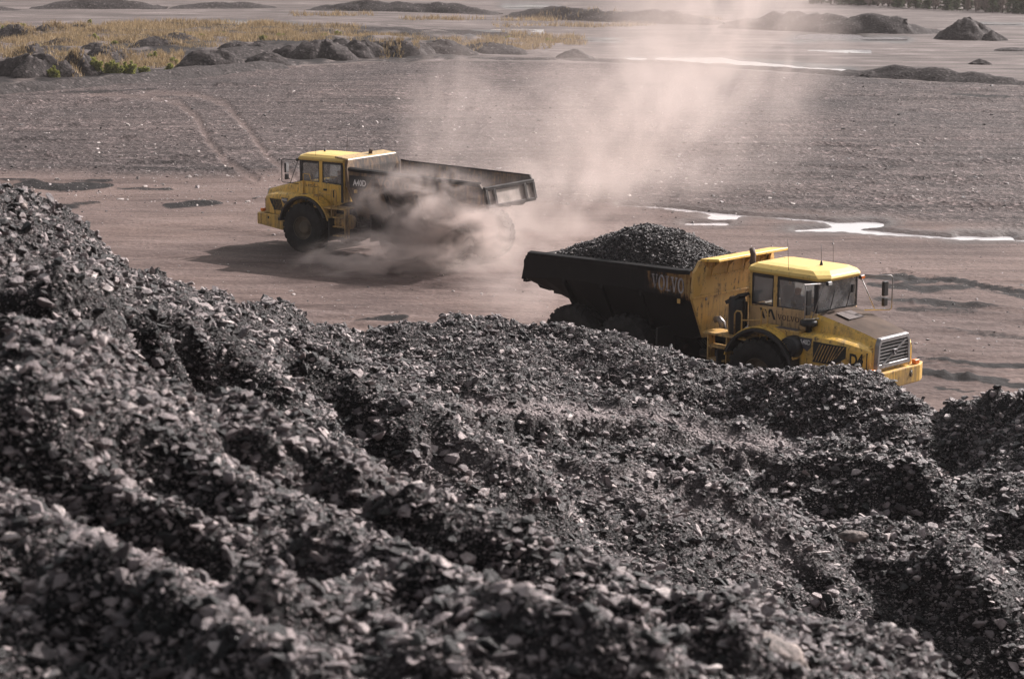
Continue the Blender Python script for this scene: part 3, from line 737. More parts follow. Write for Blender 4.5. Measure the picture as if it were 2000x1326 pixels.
def serif_word(org, u, v, h, mat, parent, sx=1.0):
    """the five wide slab-serif capitals on cab and body: V O L V O"""
    u, v, org = Vector(u).normalized(), Vector(v).normalized(), Vector(org); mb = MB()
    def q(*pts): mb.add([org + u * (a * h * sx) + v * (b * h) for a, b in pts], [tuple(range(len(pts)))])
    def V_(x):
        q((x + .08, .96), (x + .34, .96), (x + .62, .0), (x + .46, 0)); q((x + .80, .96), (x + .94, .96), (x + .62, 0), (x + .52, .12))
        q((x, .9), (x + .44, .9), (x + .44, 1), (x, 1)); q((x + .68, .9), (x + 1.04, .9), (x + 1.04, 1), (x + .68, 1))
    def O_(x):
        n = 20; o = [(x + .5 + .5 * math.cos(6.2832 * i / n), .5 + .52 * math.sin(6.2832 * i / n)) for i in range(n)]; a = [(x + .5 + .26 * math.cos(6.2832 * i / n), .5 + .38 * math.sin(6.2832 * i / n)) for i in range(n)]
        for i in range(n): j = (i + 1) % n; q(o[i], o[j], a[j], a[i])
    def L_(x):
        q((x + .12, 0), (x + .36, 0), (x + .36, 1), (x + .12, 1)); q((x, 0), (x + .78, 0), (x + .78, .12), (x, .12)); q((x, .9), (x + .48, .9), (x + .48, 1), (x, 1)); q((x + .66, 0), (x + .82, 0), (x + .82, .38), (x + .72, .38))
    V_(0); O_(1.08); L_(2.2); V_(3.0); O_(4.08)
    return mb.build('lettering', mat, parent)

# ------------------------------------------------------------------ wheels
def wheel_meshes():
    t = MB()
    t.lathe([(.40, -.27), (.46, -.33), (.62, -.385), (.76, -.375), (.865, -.335), (.895, -.28), (.90, 0), (.895, .28), (.865, .335), (.76, .375), (.62, .385), (.46, .33), (.40, .27)], n=48)
    n = 24
    for i in range(n):
        for s in (-1, 1):
            a0 = 2 * math.pi * (i + (.5 if s > 0 else 0)) / n
            ring = []
            for yy, da, w0, r0, r1 in ((.03 * s, .0, .07, .885, .94), (.20 * s, .05, .08, .885, .94), (.33 * s, .13, .085, .86, .925), (.372 * s, .16, .085, .79, .83)):
                ring.append([(math.cos(a0 + da + e * w0) * r, yy, math.sin(a0 + da + e * w0) * r) for e, r in ((-1, r0), (-1, r1), (1, r1), (1, r0))])
            t.loft(ring, True, True, False)
    r = MB()
    r.lathe([(.41, .30), (.43, .31), (.44, .27), (.40, .22), (.36, .12), (.24, .10), (.23, .20), (.17, .24), (.0, .25)], n=28)
    r.lathe([(.41, -.30), (.40, -.1), (.0, -.1)], n=28)
    for i in range(12):
        a = 2 * math.pi * i / 12
        r.lathe([(.0, .14), (.018, .14), (.018, .10)], (math.cos(a) * .30, 0, math.sin(a) * .30), 'y', 6, False)
    return t, r
_tb, _rb = wheel_meshes()
_tm = _tb.build('tyre', M_RUBBER); TYRE = _tm.data; bpy.data.objects.remove(_tm)
_rm = _rb.build('wheel', M_RIM); RIM = _rm.data; bpy.data.objects.remove(_rm)
def wheel(parent, x, y):
    o = bpy.data.objects.new('wheel', RIM); col.objects.link(o); o.parent = parent
    o.location = (x, y, .935); o.rotation_euler = (0, random.random() * 6, 0 if y > 0 else math.pi)
    t = bpy.data.objects.new('tyre', TYRE); col.objects.link(t); t.parent = o
    return o

def arc(cx, cz, r, a0, a1, n): return [(cx + r * math.cos(a0 + (a1 - a0) * i / n), cz + r * math.sin(a0 + (a1 - a0) * i / n)) for i in range(n + 1)]

# ------------------------------------------------------------------ articulated dump truck; x forward from the front axle, y to its left, z up
def make_truck(key, label, dx, number, loaded):
    T = TRUCKS[key]
    root = empty('dump_truck', (T[0], T[1], 0), T[2])
    tag(root, label, 'dump truck', 'articulated dump trucks in the pit')
    X = lambda a: a + dx
    # --- running gear
    for x in (0, -4.52, -6.46):
        for s in (-1, 1): wheel(root, x, 1.33 * s)
    ax = MB()
    for x in (0, -4.52, -6.46):
        ax.tube([(x, -1.2, .93), (x, -.4, .95), (x, 0, .98), (x, .4, .95), (x, 1.2, .93)], [.16, .17, .3, .17, .16], 12)
    ax.build('axle', M_BLACK, root)
    fr = MB(); fr.box(-1.7, X(2.2), -.45, .45, .75, 1.35); fr.build('front_frame', M_BLACK, root, .02)
    fr = MB(); fr.box(-7.4, -2.0, -.48, .48, .85, 1.35); fr.box(-6.9, -4.1, -.8, .8, 1.0, 1.2); fr.build('rear_frame', M_BLACK, root, .02)
    MB().lathe([(.0, -.55), (.28, -.55), (.34, -.3), (.34, .3), (.28, .55), (0, .55)], (-1.9, 0, 1.1), 'z', 20).build('hitch', M_BLACK, root)
    hz = MB()
    for s in (-1, 1):
        hz.tube([(-1.2, .62 * s, 1.0), (-2.6, .68 * s, 1.0)], .07, 10); hz.tube([(-1.9, .62 * s, 1.02), (-2.6, .68 * s, 1.0)], .10, 10)
        for q in range(4):
            hz.tube([(-1.1, (.30 + .07 * q) * s, 1.45), (-1.6, (.5 + .1 * q) * s, 1.32 - .05 * q), (-2.1, (.55 + .12 * q) * s, 1.15 - .06 * q), (-2.7, (.45 + .08 * q) * s, 1.3)], .028, 6)
    hz.build('steering_hoses', M_PLAST, root)
    lift = MB()
    for s in (-1, 1):
        lift.tube([(-2.9, .95 * s, 1.15), (-4.6, 1.02 * s, 2.0)], .11, 12); lift.tube([(-4.4, 1.02 * s, 1.9), (-5.6, 1.05 * s, 2.45)], .07, 12)
    lift.build('lift_cylinder', M_BLACK, root)

    # --- bonnet: lofted section, dark top panel, yellow flanks
    ST = [(.55, 2.58, .80, 2.10, 1.30, 1.20), (1.0, 2.50, .78, 2.12, 1.32, 1.26), (1.6, 2.36, .73, 2.10, 1.28, 1.30), (2.05, 2.24, .69, 2.02, 1.16, 1.30), (2.30, 2.17, .67, 1.94, 1.02, 1.30), (2.40, 2.13, .66, 1.88, .90, 1.30)]
    def sec(st, s):
        x, zt, wt, zs, wl, zb = st
        return [(X(x), wt * s, zt), (X(x), (wt + .07) * s, zt - .08), (X(x), (wt + .12) * s, zs + .03), (X(x), (wl - .14) * s, zs), (X(x), (wl - .04) * s, zs - .04), (X(x), wl * s, zs - .14), (X(x), (wl + .01) * s, (zs + zb) / 2), (X(x), wl * s, zb)]
    h = MB()
    for s in (-1, 1): h.loft([sec(q, s) for q in ST], False, False, False)
    e = ST[-1]; L_, R__ = sec(e, 1), sec(e, -1)
    h.add(L_ + R__[::-1], [tuple(range(16))])
    r0 = ST[0]; h.add(sec(r0, 1) + sec(r0, -1)[::-1], [tuple(range(16))])
    hood = h.build('bonnet', M_YEL, root, .018, 2)
    t = MB(); rings = []
    for q in ST: rings.append([(X(q[0]), q[2], q[1] + .002), (X(q[0]), q[2] * .5, q[1] + .035), (X(q[0]), 0, q[1] + .045), (X(q[0]), -q[2] * .5, q[1] + .035), (X(q[0]), -q[2], q[1] + .002)])
    t.loft(rings, False, False, True); t.build('bonnet_top', M_BROWN, hood)
    g = MB(); g.prism([(X(1.0), 2.562), (X(1.42), 2.462), (X(1.42), 2.472), (X(1.0), 2.572)], -.42, .20); g.build('grip_panel', M_GREYP, hood)
    # seams on the flank
    for s in (-1, 1):
        sm = MB(); sm.box(X(2.345), X(2.36), (.93 if s > 0 else -.975), (.975 if s > 0 else -.93), 1.32, 1.82); sm.build('panel_seam', M_INK, hood)
    # side louvres
    for s in (-1, 1):
        yv = lambda x: float(np.interp(x, [.55, 1.0, 1.6, 2.05, 2.3, 2.4], [1.30, 1.32, 1.28, 1.16, 1.02, .90])) + .014
        if key == 'R': B_ = [(1.0, 1.46, 1.98), (1.2, 1.46, 1.975), (1.6, 1.46, 1.965), (1.9, 1.66, 1.95)]
        else: B_ = [(1.16, 1.44, 1.94), (1.4, 1.44, 1.93), (1.7, 1.44, 1.92), (1.95, 1.44, 1.90)]
        bk = MB(); bk.loft([[(X(a), (yv(a) - .03) * s, b0), (X(a), yv(a) * s, b0), (X(a), yv(a) * s, b1), (X(a), (yv(a) - .03) * s, b1)] for a, b0, b1 in B_])
        bk.build('louvre_backing', M_INK if key == 'R' else M_YEL, hood)
        for q in range(9):
            mb = MB()
            if key == 'R': x0, w_, sl, z0, z1 = .99 + q * .082, .02, .20, 1.50 + max(0, q - 5) * .045, 1.93
            else: x0, w_, sl, z0, z1 = 1.18 + q * .075, .045, .12, 1.46 + max(0, q - 6) * .10, 1.88
            pts = []
            for t in (0, .5, 1):
                xa = x0 + sl * t; z_ = z0 + (z1 - z0) * t
                pts.append([(X(xa), (yv(xa) + .016) * s, z_), (X(xa + w_), (yv(xa + w_) + .016) * s, z_), (X(xa + w_), (yv(xa + w_) - .005) * s, z_), (X(xa), (yv(xa) - .005) * s, z_)])
            mb.loft(pts); mb.build('louvre', M_YEL2 if key == 'R' else M_INK, hood)
        # model badge
        bx = X(.62) if key == 'R' else X(.98)
        sgn = 1 if s > 0 else -1
        yb = 1.336 * s
        if key == 'R': P = [(bx - .06, 2.03), (bx + .33, 2.03), (bx + .30, 1.80), (bx + .20, 1.70), (bx + .08, 1.76)]
        else: P = [(bx - .04, 1.95), (bx + .28, 1.95), (bx + .22, 1.80), (bx + .12, 1.72), (bx + .02, 1.80)]
        bd = MB(); bd.prism(P, 1.30 * s, yb); bdo = bd.build('model_badge', M_SHIELD, hood)
        if s < 0: lettering('A40D', (bx - .03, yb - .006, 1.87), (1, 0, 0), (0, 0, 1), .17, M_WHITE, hood, .02, .82)
        else: lettering('A40D', (bx + .26, yb + .006, 1.84), (-1, 0, 0), (0, 0, 1), .13, M_WHITE, hood, .02, .82)
    # --- radiator grille with slats, slanting bar and square emblem
    gx = X(2.40)
    gf = MB(); P = [(-.74, 1.40), (.74, 1.40), (.70, 2.00), (.62, 2.16), (-.62, 2.16), (-.70, 2.00)]; Q = [(-.62, 1.50), (.62, 1.50), (.59, 1.96), (.54, 2.04), (-.54, 2.04), (-.59, 1.96)]
    o_ = [(gx, a, b_) for a, b_ in P] + [(gx + .10, a * .97, b_ - .015) for a, b_ in P] + [(gx + .10, a, b_) for a, b_ in Q] + [(gx + .03, a, b_) for a, b_ in Q]
    ff = []
    for i in range(6):
        j = (i + 1) % 6; ff += [(i, j, j + 6, i + 6), (i + 6, j + 6, j + 12, i + 12), (i + 12, j + 12, j + 18, i + 18)]
    gf.add(o_, ff); grille = gf.build('grille', M_SILV, root, .012)
    MB().box(gx + .004, gx + .02, -.6, .6, 1.5, 2.02).build('radiator_core', M_INK, grille)
    for i in range(6):
        z = 1.545 + i * .085
        MB().box(gx + .04, gx + .085, -.60, .60, z, z + .028).build('slat', M_SILV, grille)
    bar = MB(); bar.add([(gx + .115, y_, z_) for y_, z_ in ((-.52, 1.50), (-.44, 1.50), (.50, 2.00), (.42, 2.00))] + [(gx + .088, y_, z_) for y_, z_ in ((-.52, 1.50), (-.44, 1.50), (.50, 2.00), (.42, 2.00))], [(0, 1, 2, 3), (4, 7, 6, 5), (0, 4, 5, 1), (1, 5, 6, 2), (2, 6, 7, 3), (3, 7, 4, 0)])
    bar.build('slanting_bar', M_SILV, grille)
    em = MB(); em.box(gx + .09, gx + .13, -.075, .075, 1.675, 1.825); em.build('emblem', M_SHIELD, grille, .006)
    er = MB(); er.lathe([(.052, .135), (.034, .135), (.034, .131), (.052, .131)], (gx, 0, 1.75), 'x', 16); er.build('emblem_ring', M_SILV, grille)
    # --- bumper with side returns running back to the wheel arch
    bp = MB()
    bp.prism([(X(2.52), -1.22), (X(2.60), -1.0), (X(2.60), 1.0), (X(2.52), 1.22), (X(2.44), 1.36), (X(2.2), 1.40), (X(2.2), -1.40), (X(2.44), -1.36)], .86, 1.30, 'z')
    bumper = bp.build('bumper', M_YEL, root, .03, 2)
    for s in (-1, 1):
        sk = MB(); sk.prism([(X(2.2), .86), (X(2.2), 1.30), (1.12, 1.28), (1.12, .72)], 1.28 * s, 1.40 * s); sk.build('side_skirt', M_YEL, bumper, .015)
        for x_, z_ in ((1.35, 1.14), (1.85, 1.16)):
            MB().box(X(x_) - .03 - dx * .5, X(x_) + .03 - dx * .5, 1.39 * s - .02, 1.39 * s + .02, z_ - .05, z_ + .05).build('skirt_latch', M_INK, bumper)
        MB().box(X(2.44), X(2.56), .95 * s - .09, .95 * s + .09, 1.31, 1.42).build('indicator_lamp', M_ORANGE, bumper, .01)
        hl = MB(); hl.lathe([(0, .05), (.09, .03), (.10, 0), (.10, -.08)], (X(2.57), .62 * s, 1.12), 'x', 16); hl.build('headlight', M_GLASS, bumper)
    # --- wheel arches
    for s in (-1, 1):
        a = MB(); A0, A1 = R_(8), R_(158)
        o1 = arc(0, .98, 1.14, A0, A1, 14); o2 = arc(0, .98, 1.06, A0, A1, 14)
        rings = []
        for (p, q) in zip(o1, o2): rings.append([(p[0], 1.02 * s, p[1]), (p[0], 1.66 * s, p[1]), (q[0], 1.66 * s, q[1]), (q[0], 1.02 * s, q[1])])
        a.loft(rings); fender = a.build('wheel_arch', M_PLAST, root, .01)
        a = MB(); rings = []
        for (p, q) in zip(arc(0, .98, 1.185, R_(25), R_(165), 14), arc(0, .98, 1.146, R_(25), R_(165), 14)): rings.append([(p[0], 1.0 * s, p[1]), (p[0], 1.56 * s, p[1]), (q[0], 1.56 * s, q[1]), (q[0], 1.0 * s, q[1])])
        a.loft(rings); a.build('fender', M_YEL, root, .01)
        # inner flank between bonnet and arch
        fl = MB(); fl.prism([(X(.56), 1.32), (X(.56), 2.08), (X(-.35), 2.08), (X(-.42), 1.95), (-.55, 1.6), (-.2, 1.9), (.3, 2.0), (.8, 1.75)], 1.0 * s, 1.24 * s)
        fl.build('flank_panel', M_YEL, root, .012)
        bxs = MB(); bxs.box(X(-.40), X(.50), .92 * s if s > 0 else -1.26, 1.26 if s > 0 else -.92, 1.98, 2.13); bxs.build('tread_plate', M_YEL2, root, .015)
        MB().box(X(-.30), X(.36), .99 if s > 0 else -1.2, 1.2 if s > 0 else -.99, 2.132, 2.142).build('grip_panel', M_GREYP, root)
        # mud flap behind the front wheel
        mf = MB(); mf.box(-1.30, -1.25, 1.02 * s if s > 0 else -1.66, 1.66 if s > 0 else -1.02, .55, 1.4); mf.build('mud_flap', M_PLAST, root)
        # lamp box and reflector low on the skirt
    # --- right side: air cleaner drum and mushroom intake
    dr = MB(); dr.lathe([(0, -.20), (.24, -.20), (.27, -.16), (.285, -.08), (.285, .1), (.27, .16), (0, .16)], (X(.40), -1.36, 1.76), 'y', 28)
    for rr in (.09, .16, .22): dr.lathe([(rr, -.205), (rr + .02, -.225), (rr + .035, -.205)], (X(.40), -1.36, 1.76), 'y', 28)
    dr.build('air_cleaner', M_PLAST, root)
    ms = MB(); ms.lathe([(0, .14), (.17, .135), (.22, .10), (.22, .0), (.18, -.03), (.08, -.03), (.08, -.2), (0, -.2)], (X(.62), -1.02, 2.30), 'z', 24); ms.build('air_intake', M_PLAST, root)

    # --- cab
    zf, zr = 1.95, 3.40
    cab = MB()
    poly = [(X(.74), 2.0), (X(.74), 2.56), (X(.60), 2.60), (X(-.55), 2.58), (X(-1.40), 2.52), (X(-1.40), 1.90), (X(-1.0), 1.72), (X(-.2), 1.72), (X(.3), 1.95)]
    for s in (-1, 1): cab.prism(poly, .80 * s, .86 * s)
    cab.box(X(.68), X(.74), -.80, .80, 2.0, 2.56); cab.box(X(-1.40), X(-1.34), -.80, .80, 1.9, 2.52); cab.box(X(-1.34), X(.68), -.80, .80, 1.88, 1.95)
    cabo = cab.build('cab', M_CABY if key == 'R' else M_YEL, root, .012)
    posts = MB(); dk = MB()
    for s in (-1, 1):
        y0, y1 = (.79 * s, .855 * s)
        posts.box(X(-1.42), X(-1.33), min(y0, y1), max(y0, y1), 2.5, zr)
        a, b_ = ((-.35, -.20) if s > 0 else (-.64, -.52)); posts.box(X(a), X(b_), min(y0, y1), max(y0, y1), 2.55, zr)
        dk.box(X(.66), X(.74), min(y0, y1) , max(y0, y1), 2.57, zr)
    posts.build('cab_post', M_YEL2 if key == 'R' else M_YEL, cabo, .01); dk.build('windscreen_frame', M_PLAST, cabo, .01)
    fm = MB(); fm.box(X(.68), X(.745), -.79, .79, 2.56, 2.62); fm.box(X(.68), X(.745), -.79, .79, 3.33, 3.40)
    for s in (-1, 1): fm.box(X(-1.34), X(.70), .80 * s - .03, .80 * s + .03, 3.32, 3.40)
    fm.build('window_frame', M_PLAST, cabo)
    # panes
    MB().box(X(.715), X(.722), -.79, .79, 2.62, 3.33).build('windscreen', M_SCREEN, cabo)
    MB().box(X(-1.38), X(-1.373), -.79, .79, 2.55, 3.36).build('rear_window', M_GLASS, cabo)
    for s in (-1, 1):
        sp_ = [(-1.33, -.35), (-.20, .66)] if s > 0 else [(-1.33, -.64), (-.52, .66)]
        for a, b_ in sp_: MB().box(X(a), X(b_), .825 * s - .003, .825 * s + .003, 2.57, 3.33).build('side_window', M_GLASS, cabo)
        # rubber surrounds
        for a, b_ in sp_:
            sr_ = MB()
            for q in ((a, a + .04, 2.57, 3.33), (b_ - .04, b_, 2.57, 3.33), (a, b_, 2.57, 2.61), (a, b_, 3.29, 3.33)): sr_.box(X(q[0]), X(q[1]), .835 * s - .008, .835 * s + .012, q[2], q[3])
            sr_.build('window_seal', M_PLAST, cabo)
    # left door lower panel, door seams, dark stile
    dn = MB(); dn.box(X(-1.28), X(-.36), .855, .885, 1.92, 2.54); dn.build('door', M_YEL, cabo, .012)
    MB().box(X(-1.36), X(-1.26), .86, .89, 1.9, 3.3).build('door_stile', M_PLAST, cabo)
    MB().box(X(-.60), X(-.44), .888, .91, 2.30, 2.37).build('door_handle', M_PLAST, cabo)
    for s in (-1, 1):
        yy_ = .861 * s
        for x_ in (-.52, .10):
            MB().box(X(x_), X(x_ + .012), min(yy_, yy_ + .003 * s), max(yy_, yy_ + .003 * s), 2.05, 2.50).build('panel_seam', M_INKB, cabo)
    # roof slab with soft edges
    rf = MB(); zb = zr
    def rr_(x0, x1, w_, z, c): return [(X(x0), -w_ + c, z), (X(x0) + c, -w_, z), (X(x1) - c * 1.6, -w_, z), (X(x1), -w_ + c * 2.2, z), (X(x1), w_ - c * 2.2, z), (X(x1) - c * 1.6, w_, z), (X(x0) + c, w_, z), (X(x0), w_ - c, z)]
    rf.loft([rr_(-1.50, .93, .88, zb - .02, .12), rr_(-1.53, .97, .91, zb + .05, .13), rr_(-1.50, .92, .88, zb + .13, .15), rr_(-1.38, .74, .74, zb + .21, .16), rr_(-1.1, .35, .5, zb + .245, .16)])
    roof = rf.build('roof', M_YROOF, cabo, .02, 2)
    for yl in (-.30, .30): MB().box(X(-1.2), X(.35), yl - .008, yl + .008, zb + .232, zb + .240).build('roof_seam', M_YEL2, cabo)
    ant = MB(); ant.lathe([(.05, 0), (.035, .05), (.02, .12), (0, .13)], (X(.2), 0, zb + .235), 'z', 12); ant.tube([(X(.2), 0, zb + .33), (X(.16), .02, zb + .75)], .006, 5)
    ant.tube([(X(-.2), -.82, zb + .1), (X(-.26), -.83, zb + .95)], .006, 5); ant.tube([(X(-.0), .80, zb + .1), (X(-.04), .80, zb + .8)], .005, 5)
    ant.build('antenna', M_PLAST, cabo)
    wl = MB()
    for s in (-1, 1):
        wl.box(X(.90), X(1.0), .70 * s - .09, .70 * s + .09, zb - .10, zb + .0)
    wl.build('work_lamp', M_PLAST, cabo, .02)
    for s in (-1, 1): MB().box(X(.99), X(1.01), .70 * s - .07, .70 * s + .07, zb - .085, zb - .015).build('lamp_lens', M_ORANGE if s > 0 else M_WHITE, cabo)
    # interior
    MB().box(X(.25), X(.66), -.75, .75, 1.96, 2.52).build('dashboard', M_SEAT, cabo, .08, 2)
    st = MB(); st.box(X(-.75), X(-.25), -.26, .26, 1.96, 2.22); st.prism([(X(-.80), 2.18), (X(-.62), 2.18), (X(-.80), 3.0), (X(-.94), 3.0)], -.25, .25); st.build('seat', M_SEAT, cabo, .05, 2)
    sw = MB()
    ring = [(X(.12) + .11 * math.sin(a) * .6, .21 * math.cos(a), 2.62 + .21 * math.sin(a) * .85) for a in [2 * math.pi * i / 16 for i in range(17)]]
    sw.tube(ring, .016, 6); sw.tube([(X(.12), 0, 2.62), (X(.32), 0, 2.40)], .03, 8); sw.build('steering_wheel', M_PLAST, cabo)
    # exhaust stack behind the cab, cut at a slant, with bend
    MB().tube([(X(-1.75), -.30, 2.2), (X(-1.75), -.30, 3.60), (X(-1.76), -.28, 3.72), (X(-1.84), -.24, 3.86)], .075, 12).build('exhaust_stack', M_RUST, root)
    # hump cover and tank behind the cab
    bb = MB(); bb.box(-1.75, X(-1.5), -.75, .75, 1.35, 1.75); bb.box(X(-1.75), X(-1.42), -1.15, -.85, 1.95, 2.6); bb.build('service_box', M_BLACK, root, .03)
    MB().lathe([(0, -.5), (.2, -.48), (.22, -.4), (.22, .4), (.2, .48), (0, .5)], (X(-1.60), -1.10, 2.25), 'z', 20).build('filter_drum', M_PLAST, root)
    cv = MB(); cv.prism([(X(-1.85), 2.62), (X(-1.40), 2.86), (X(-1.36), 2.80), (X(-1.80), 2.54)], -1.30, -.88); cv.build('filter_cover', M_PLAST, root)
    tk = MB(); tk.lathe([(0, -.42), (.25, -.40), (.27, -.3), (.27, .3), (.25, .4), (0, .42)], (-1.55, 1.1, 1.25), 'x', 20); tk.build('oil_tank', M_YEL2, root)
    dkp = MB(); dkp.box(-1.9, X(-.42), -1.5, -.86, 1.72, 1.78); dkp.box(-1.9, X(-.42), .86, 1.5, 1.72, 1.78); dkp.build('deck', M_YEL2, root, .01)
    # cable mesh screen behind the cab
    scn = MB()
    for i in range(9): scn.tube([(X(-1.46), -.86 + i * .03, 2.55), (X(-1.46), -.86 + i * .03, 3.36)], .005, 4)
    for i in range(14): scn.tube([(X(-1.46), -.88, 2.58 + i * .058), (X(-1.46), -.60, 2.58 + i * .058)], .005, 4)
    scn.build('guard_mesh', M_YEL2, root)
    # handrails
    for s in (-1, 1):
        hr = MB(); y_ = 1.40 * s
        x0 = X(-.48)
        hr.tube([(x0 - .12, y_, 1.76), (x0 - .10, y_, 2.52), (x0 - .05, y_, 2.62), (x0 + .06, y_, 2.62), (x0 + .10, y_, 2.52), (x0 + .10, y_, 1.76)], .022, 8)
        hr.build('handrail', M_YEL2, root)
        hr = MB(); hr.tube([(x0 - .95, y_, 1.76), (x0 - .95, y_, 2.36), (x0 - .88, y_, 2.44), (x0 - .76, y_, 2.44), (x0 - .72, y_, 2.36), (x0 - .72, y_, 1.76)], .022, 8)
        hr.tube([(x0 - .72, y_, 2.22), (x0 - .12, y_, 2.30)], .02, 8); hr.build('handrail', M_YEL2, root)
        # grab rail on the cab side
        gr = MB(); gr.tube([(X(.50), .90 * s, 2.1), (X(.52), .92 * s, 2.86), (X(.44), .92 * s, 2.88), (X(.22), .92 * s, 2.86), (X(.08), .90 * s, 2.45)], .014, 6)
        if s > 0: gr.build('grab_rail', M_YEL, root)
    # boarding steps on both sides
    for s in (-1, 1):
        for q in range(3):
            MB().box(-1.85 + dx * .3, -1.32 + dx * .3, 1.18 * s if s > 0 else -1.5, 1.5 if s > 0 else -1.18, .72 + q * .34, .77 + q * .34).build('step', M_YEL2, root, .01)
        sd_ = MB()
        for x_ in (-1.9, -1.29): sd_.box(x_ + dx * .3, x_ + .035 + dx * .3, 1.2 * s if s > 0 else -1.48, 1.48 if s > 0 else -1.2, .65, 1.74)
        sd_.build('step_frame', M_YEL2, root)
    # mirrors on tube brackets
    for s in (-1, 1):
        mr = MB(); xo, yo = X(1.50), 1.28 * s
        if key == 'R' and s < 0: xo, yo = X(.78), -1.42
        if key == 'L' and s > 0: xo, yo = X(1.45), 1.05
        mr.tube([(X(.86), .80 * s, 3.34), (xo - .05, yo, 3.38), (xo, yo, 3.34), (xo, yo, 2.55), (xo - .05, yo, 2.50), (X(.80), .84 * s, 2.46)], .017, 6)
        mr.tube([(X(.88), .80 * s, 3.30), (X(.80) + (xo - X(.80)) * .5, .82 * s + (yo - .82 * s) * .5, 2.50)], .014, 6)
        mr.build('mirror_bracket', M_PIPE if key == 'R' else M_PLAST, cabo)
        mh = MB(); xm, ym = xo - .12 * (1 if abs(xo - X(.8)) > .3 else 0), yo - .13 * s
        mh.box(xm - .05, xm + .03, ym - .10, ym + .10, 2.86, 3.24); mo = mh.build('mirror', M_PLAST, cabo, .025, 2)
        mh = MB(); mh.box(xm - .05, xm + .03, ym - .09, ym + .09, 2.60, 2.82); mh.build('mirror', M_PLAST, cabo, .025, 2)
        MB().box(xm - .056, xm - .052, ym - .08, ym + .08, 2.88, 3.22).build('mirror_glass', M_SILV, cabo)
    wp_ = MB()
    for yw in (-.35, .35): wp_.tube([(X(.76), yw, 2.60), (X(.77), yw + .18, 3.1)], .012, 5)
    wp_.box(X(.745), X(.80), .55, .63, 2.95, 3.15); wp_.build('wiper', M_PLAST, cabo)

    # --- dump body
    W, zt0, zt1 = 1.66, 3.30, 3.17
    TB = MB()
    # outer profile along x: top rim, band bottom, floor corner
    stn = [(-2.22, 3.34, 2.62, 1.55, 1.10), (-2.6, 3.31, 2.60, 1.42, 1.05), (-4.2, 3.27, 2.60, 1.42, 1.02), (-5.6, 3.23, 2.60, 1.48, 1.02), (-6.6, 3.20, 2.58, 1.82, 1.10), (-7.4, 3.18, 2.50, 2.10, 1.28), (-8.05, 3.16, 2.44, 2.28, 1.42), (-8.22, 2.92, 2.46, 2.36, 1.44)]
    th = .05
    ringo = []
    for x_, zt_, zb_, zf_, wf_ in stn:
        o_ = [(x_, W, zt_), (x_, W, zb_), (x_, wf_, zf_), (x_, -wf_, zf_), (x_, -W, zb_), (x_, -W, zt_)]
        i_ = [(x_, -W + th * 2, zt_), (x_, -W + th * 2, zb_ + .02), (x_, -wf_ + th, zf_ + .06), (x_, wf_ - th, zf_ + .06), (x_, W - th * 2, zb_ + .02), (x_, W - th * 2, zt_)]
        ringo.append(o_ + i_)
    TB.loft(ringo, True, True, False)
    MB_ = M_BODY if key == 'R' else M_BODYL; MY_ = M_YEL2 if key == 'R' else M_BODYL
    body = TB.build('dump_body', MB_, root, .012)
    for s in (-1, 1):
        rim_ = MB(); rim_.loft([[(x_, (W + .03) * s, zt_ + .002), (x_, (W + .03) * s, zt_ - .11), (x_, (W - .12) * s, zt_ - .005), (x_, (W - .12) * s, zt_ + .04)] for x_, zt_, *_ in stn[:-1]]); rim_.build('body_rim', M_BLACK, body, .01)
        for x_ in (-3.9, -5.3, -6.7):
            rb = MB(); q = np.interp(-x_, [-a[0] for a in stn], range(len(stn))); i0 = int(q); fr_ = q - i0
            g_ = lambda k: stn[i0][k] * (1 - fr_) + stn[min(i0 + 1, len(stn) - 1)][k] * fr_
            rb.add([(x_ - .06, W * s, g_(2)), (x_ + .06, W * s, g_(2)), (x_ + .06, g_(4) * s, g_(3)), (x_ - .06, g_(4) * s, g_(3)), (x_ - .05, (W + .02) * s, g_(2) - .12), (x_ + .05, (W + .02) * s, g_(2) - .12), (x_ + .05, (g_(4) + .1) * s, g_(3) - .08), (x_ - .05, (g_(4) + .1) * s, g_(3) - .08)], [(0, 1, 2, 3), (4, 7, 6, 5), (0, 4, 5, 1), (1, 5, 6, 2), (2, 6, 7, 3), (3, 7, 4, 0)])
            rb.build('body_rib', M_BLACK, body)
        # lifting lugs, wear patches
        MB().box(-2.62, -2.52, (W + .0) * s - .03, (W + .03) * s + .03, 2.44, 2.56).build('lug', M_YEL2, body, .01)
    # headboard: two-part yellow front wall with spill guard leaning over the cab
    hb = MB()
    def hbx(z): return -2.20 + (z - 1.55) * .05
    rows = [(1.50, 1.08, -2.20), (2.62, 1.66, -2.14), (3.30, 1.66, -2.08), (3.60, 1.50, -2.02)]
    rings = []
    for z_, w_, x_ in rows: rings.append([(x_, -w_, z_), (x_, w_, z_), (x_ - .08, w_, z_), (x_ - .08, -w_, z_)])
    hb.loft(rings); head = hb.build('headboard', MY_, body, .01)
    for z_, w_ in ((2.60, 1.665), (3.12, 1.66)): MB().box(-2.145 if z_ < 3 else -2.09, -2.10 if z_ < 3 else -2.055, -w_ + .02, w_ - .02, z_, z_ + .05).build('headboard_rail', M_YEL2, head, .01)
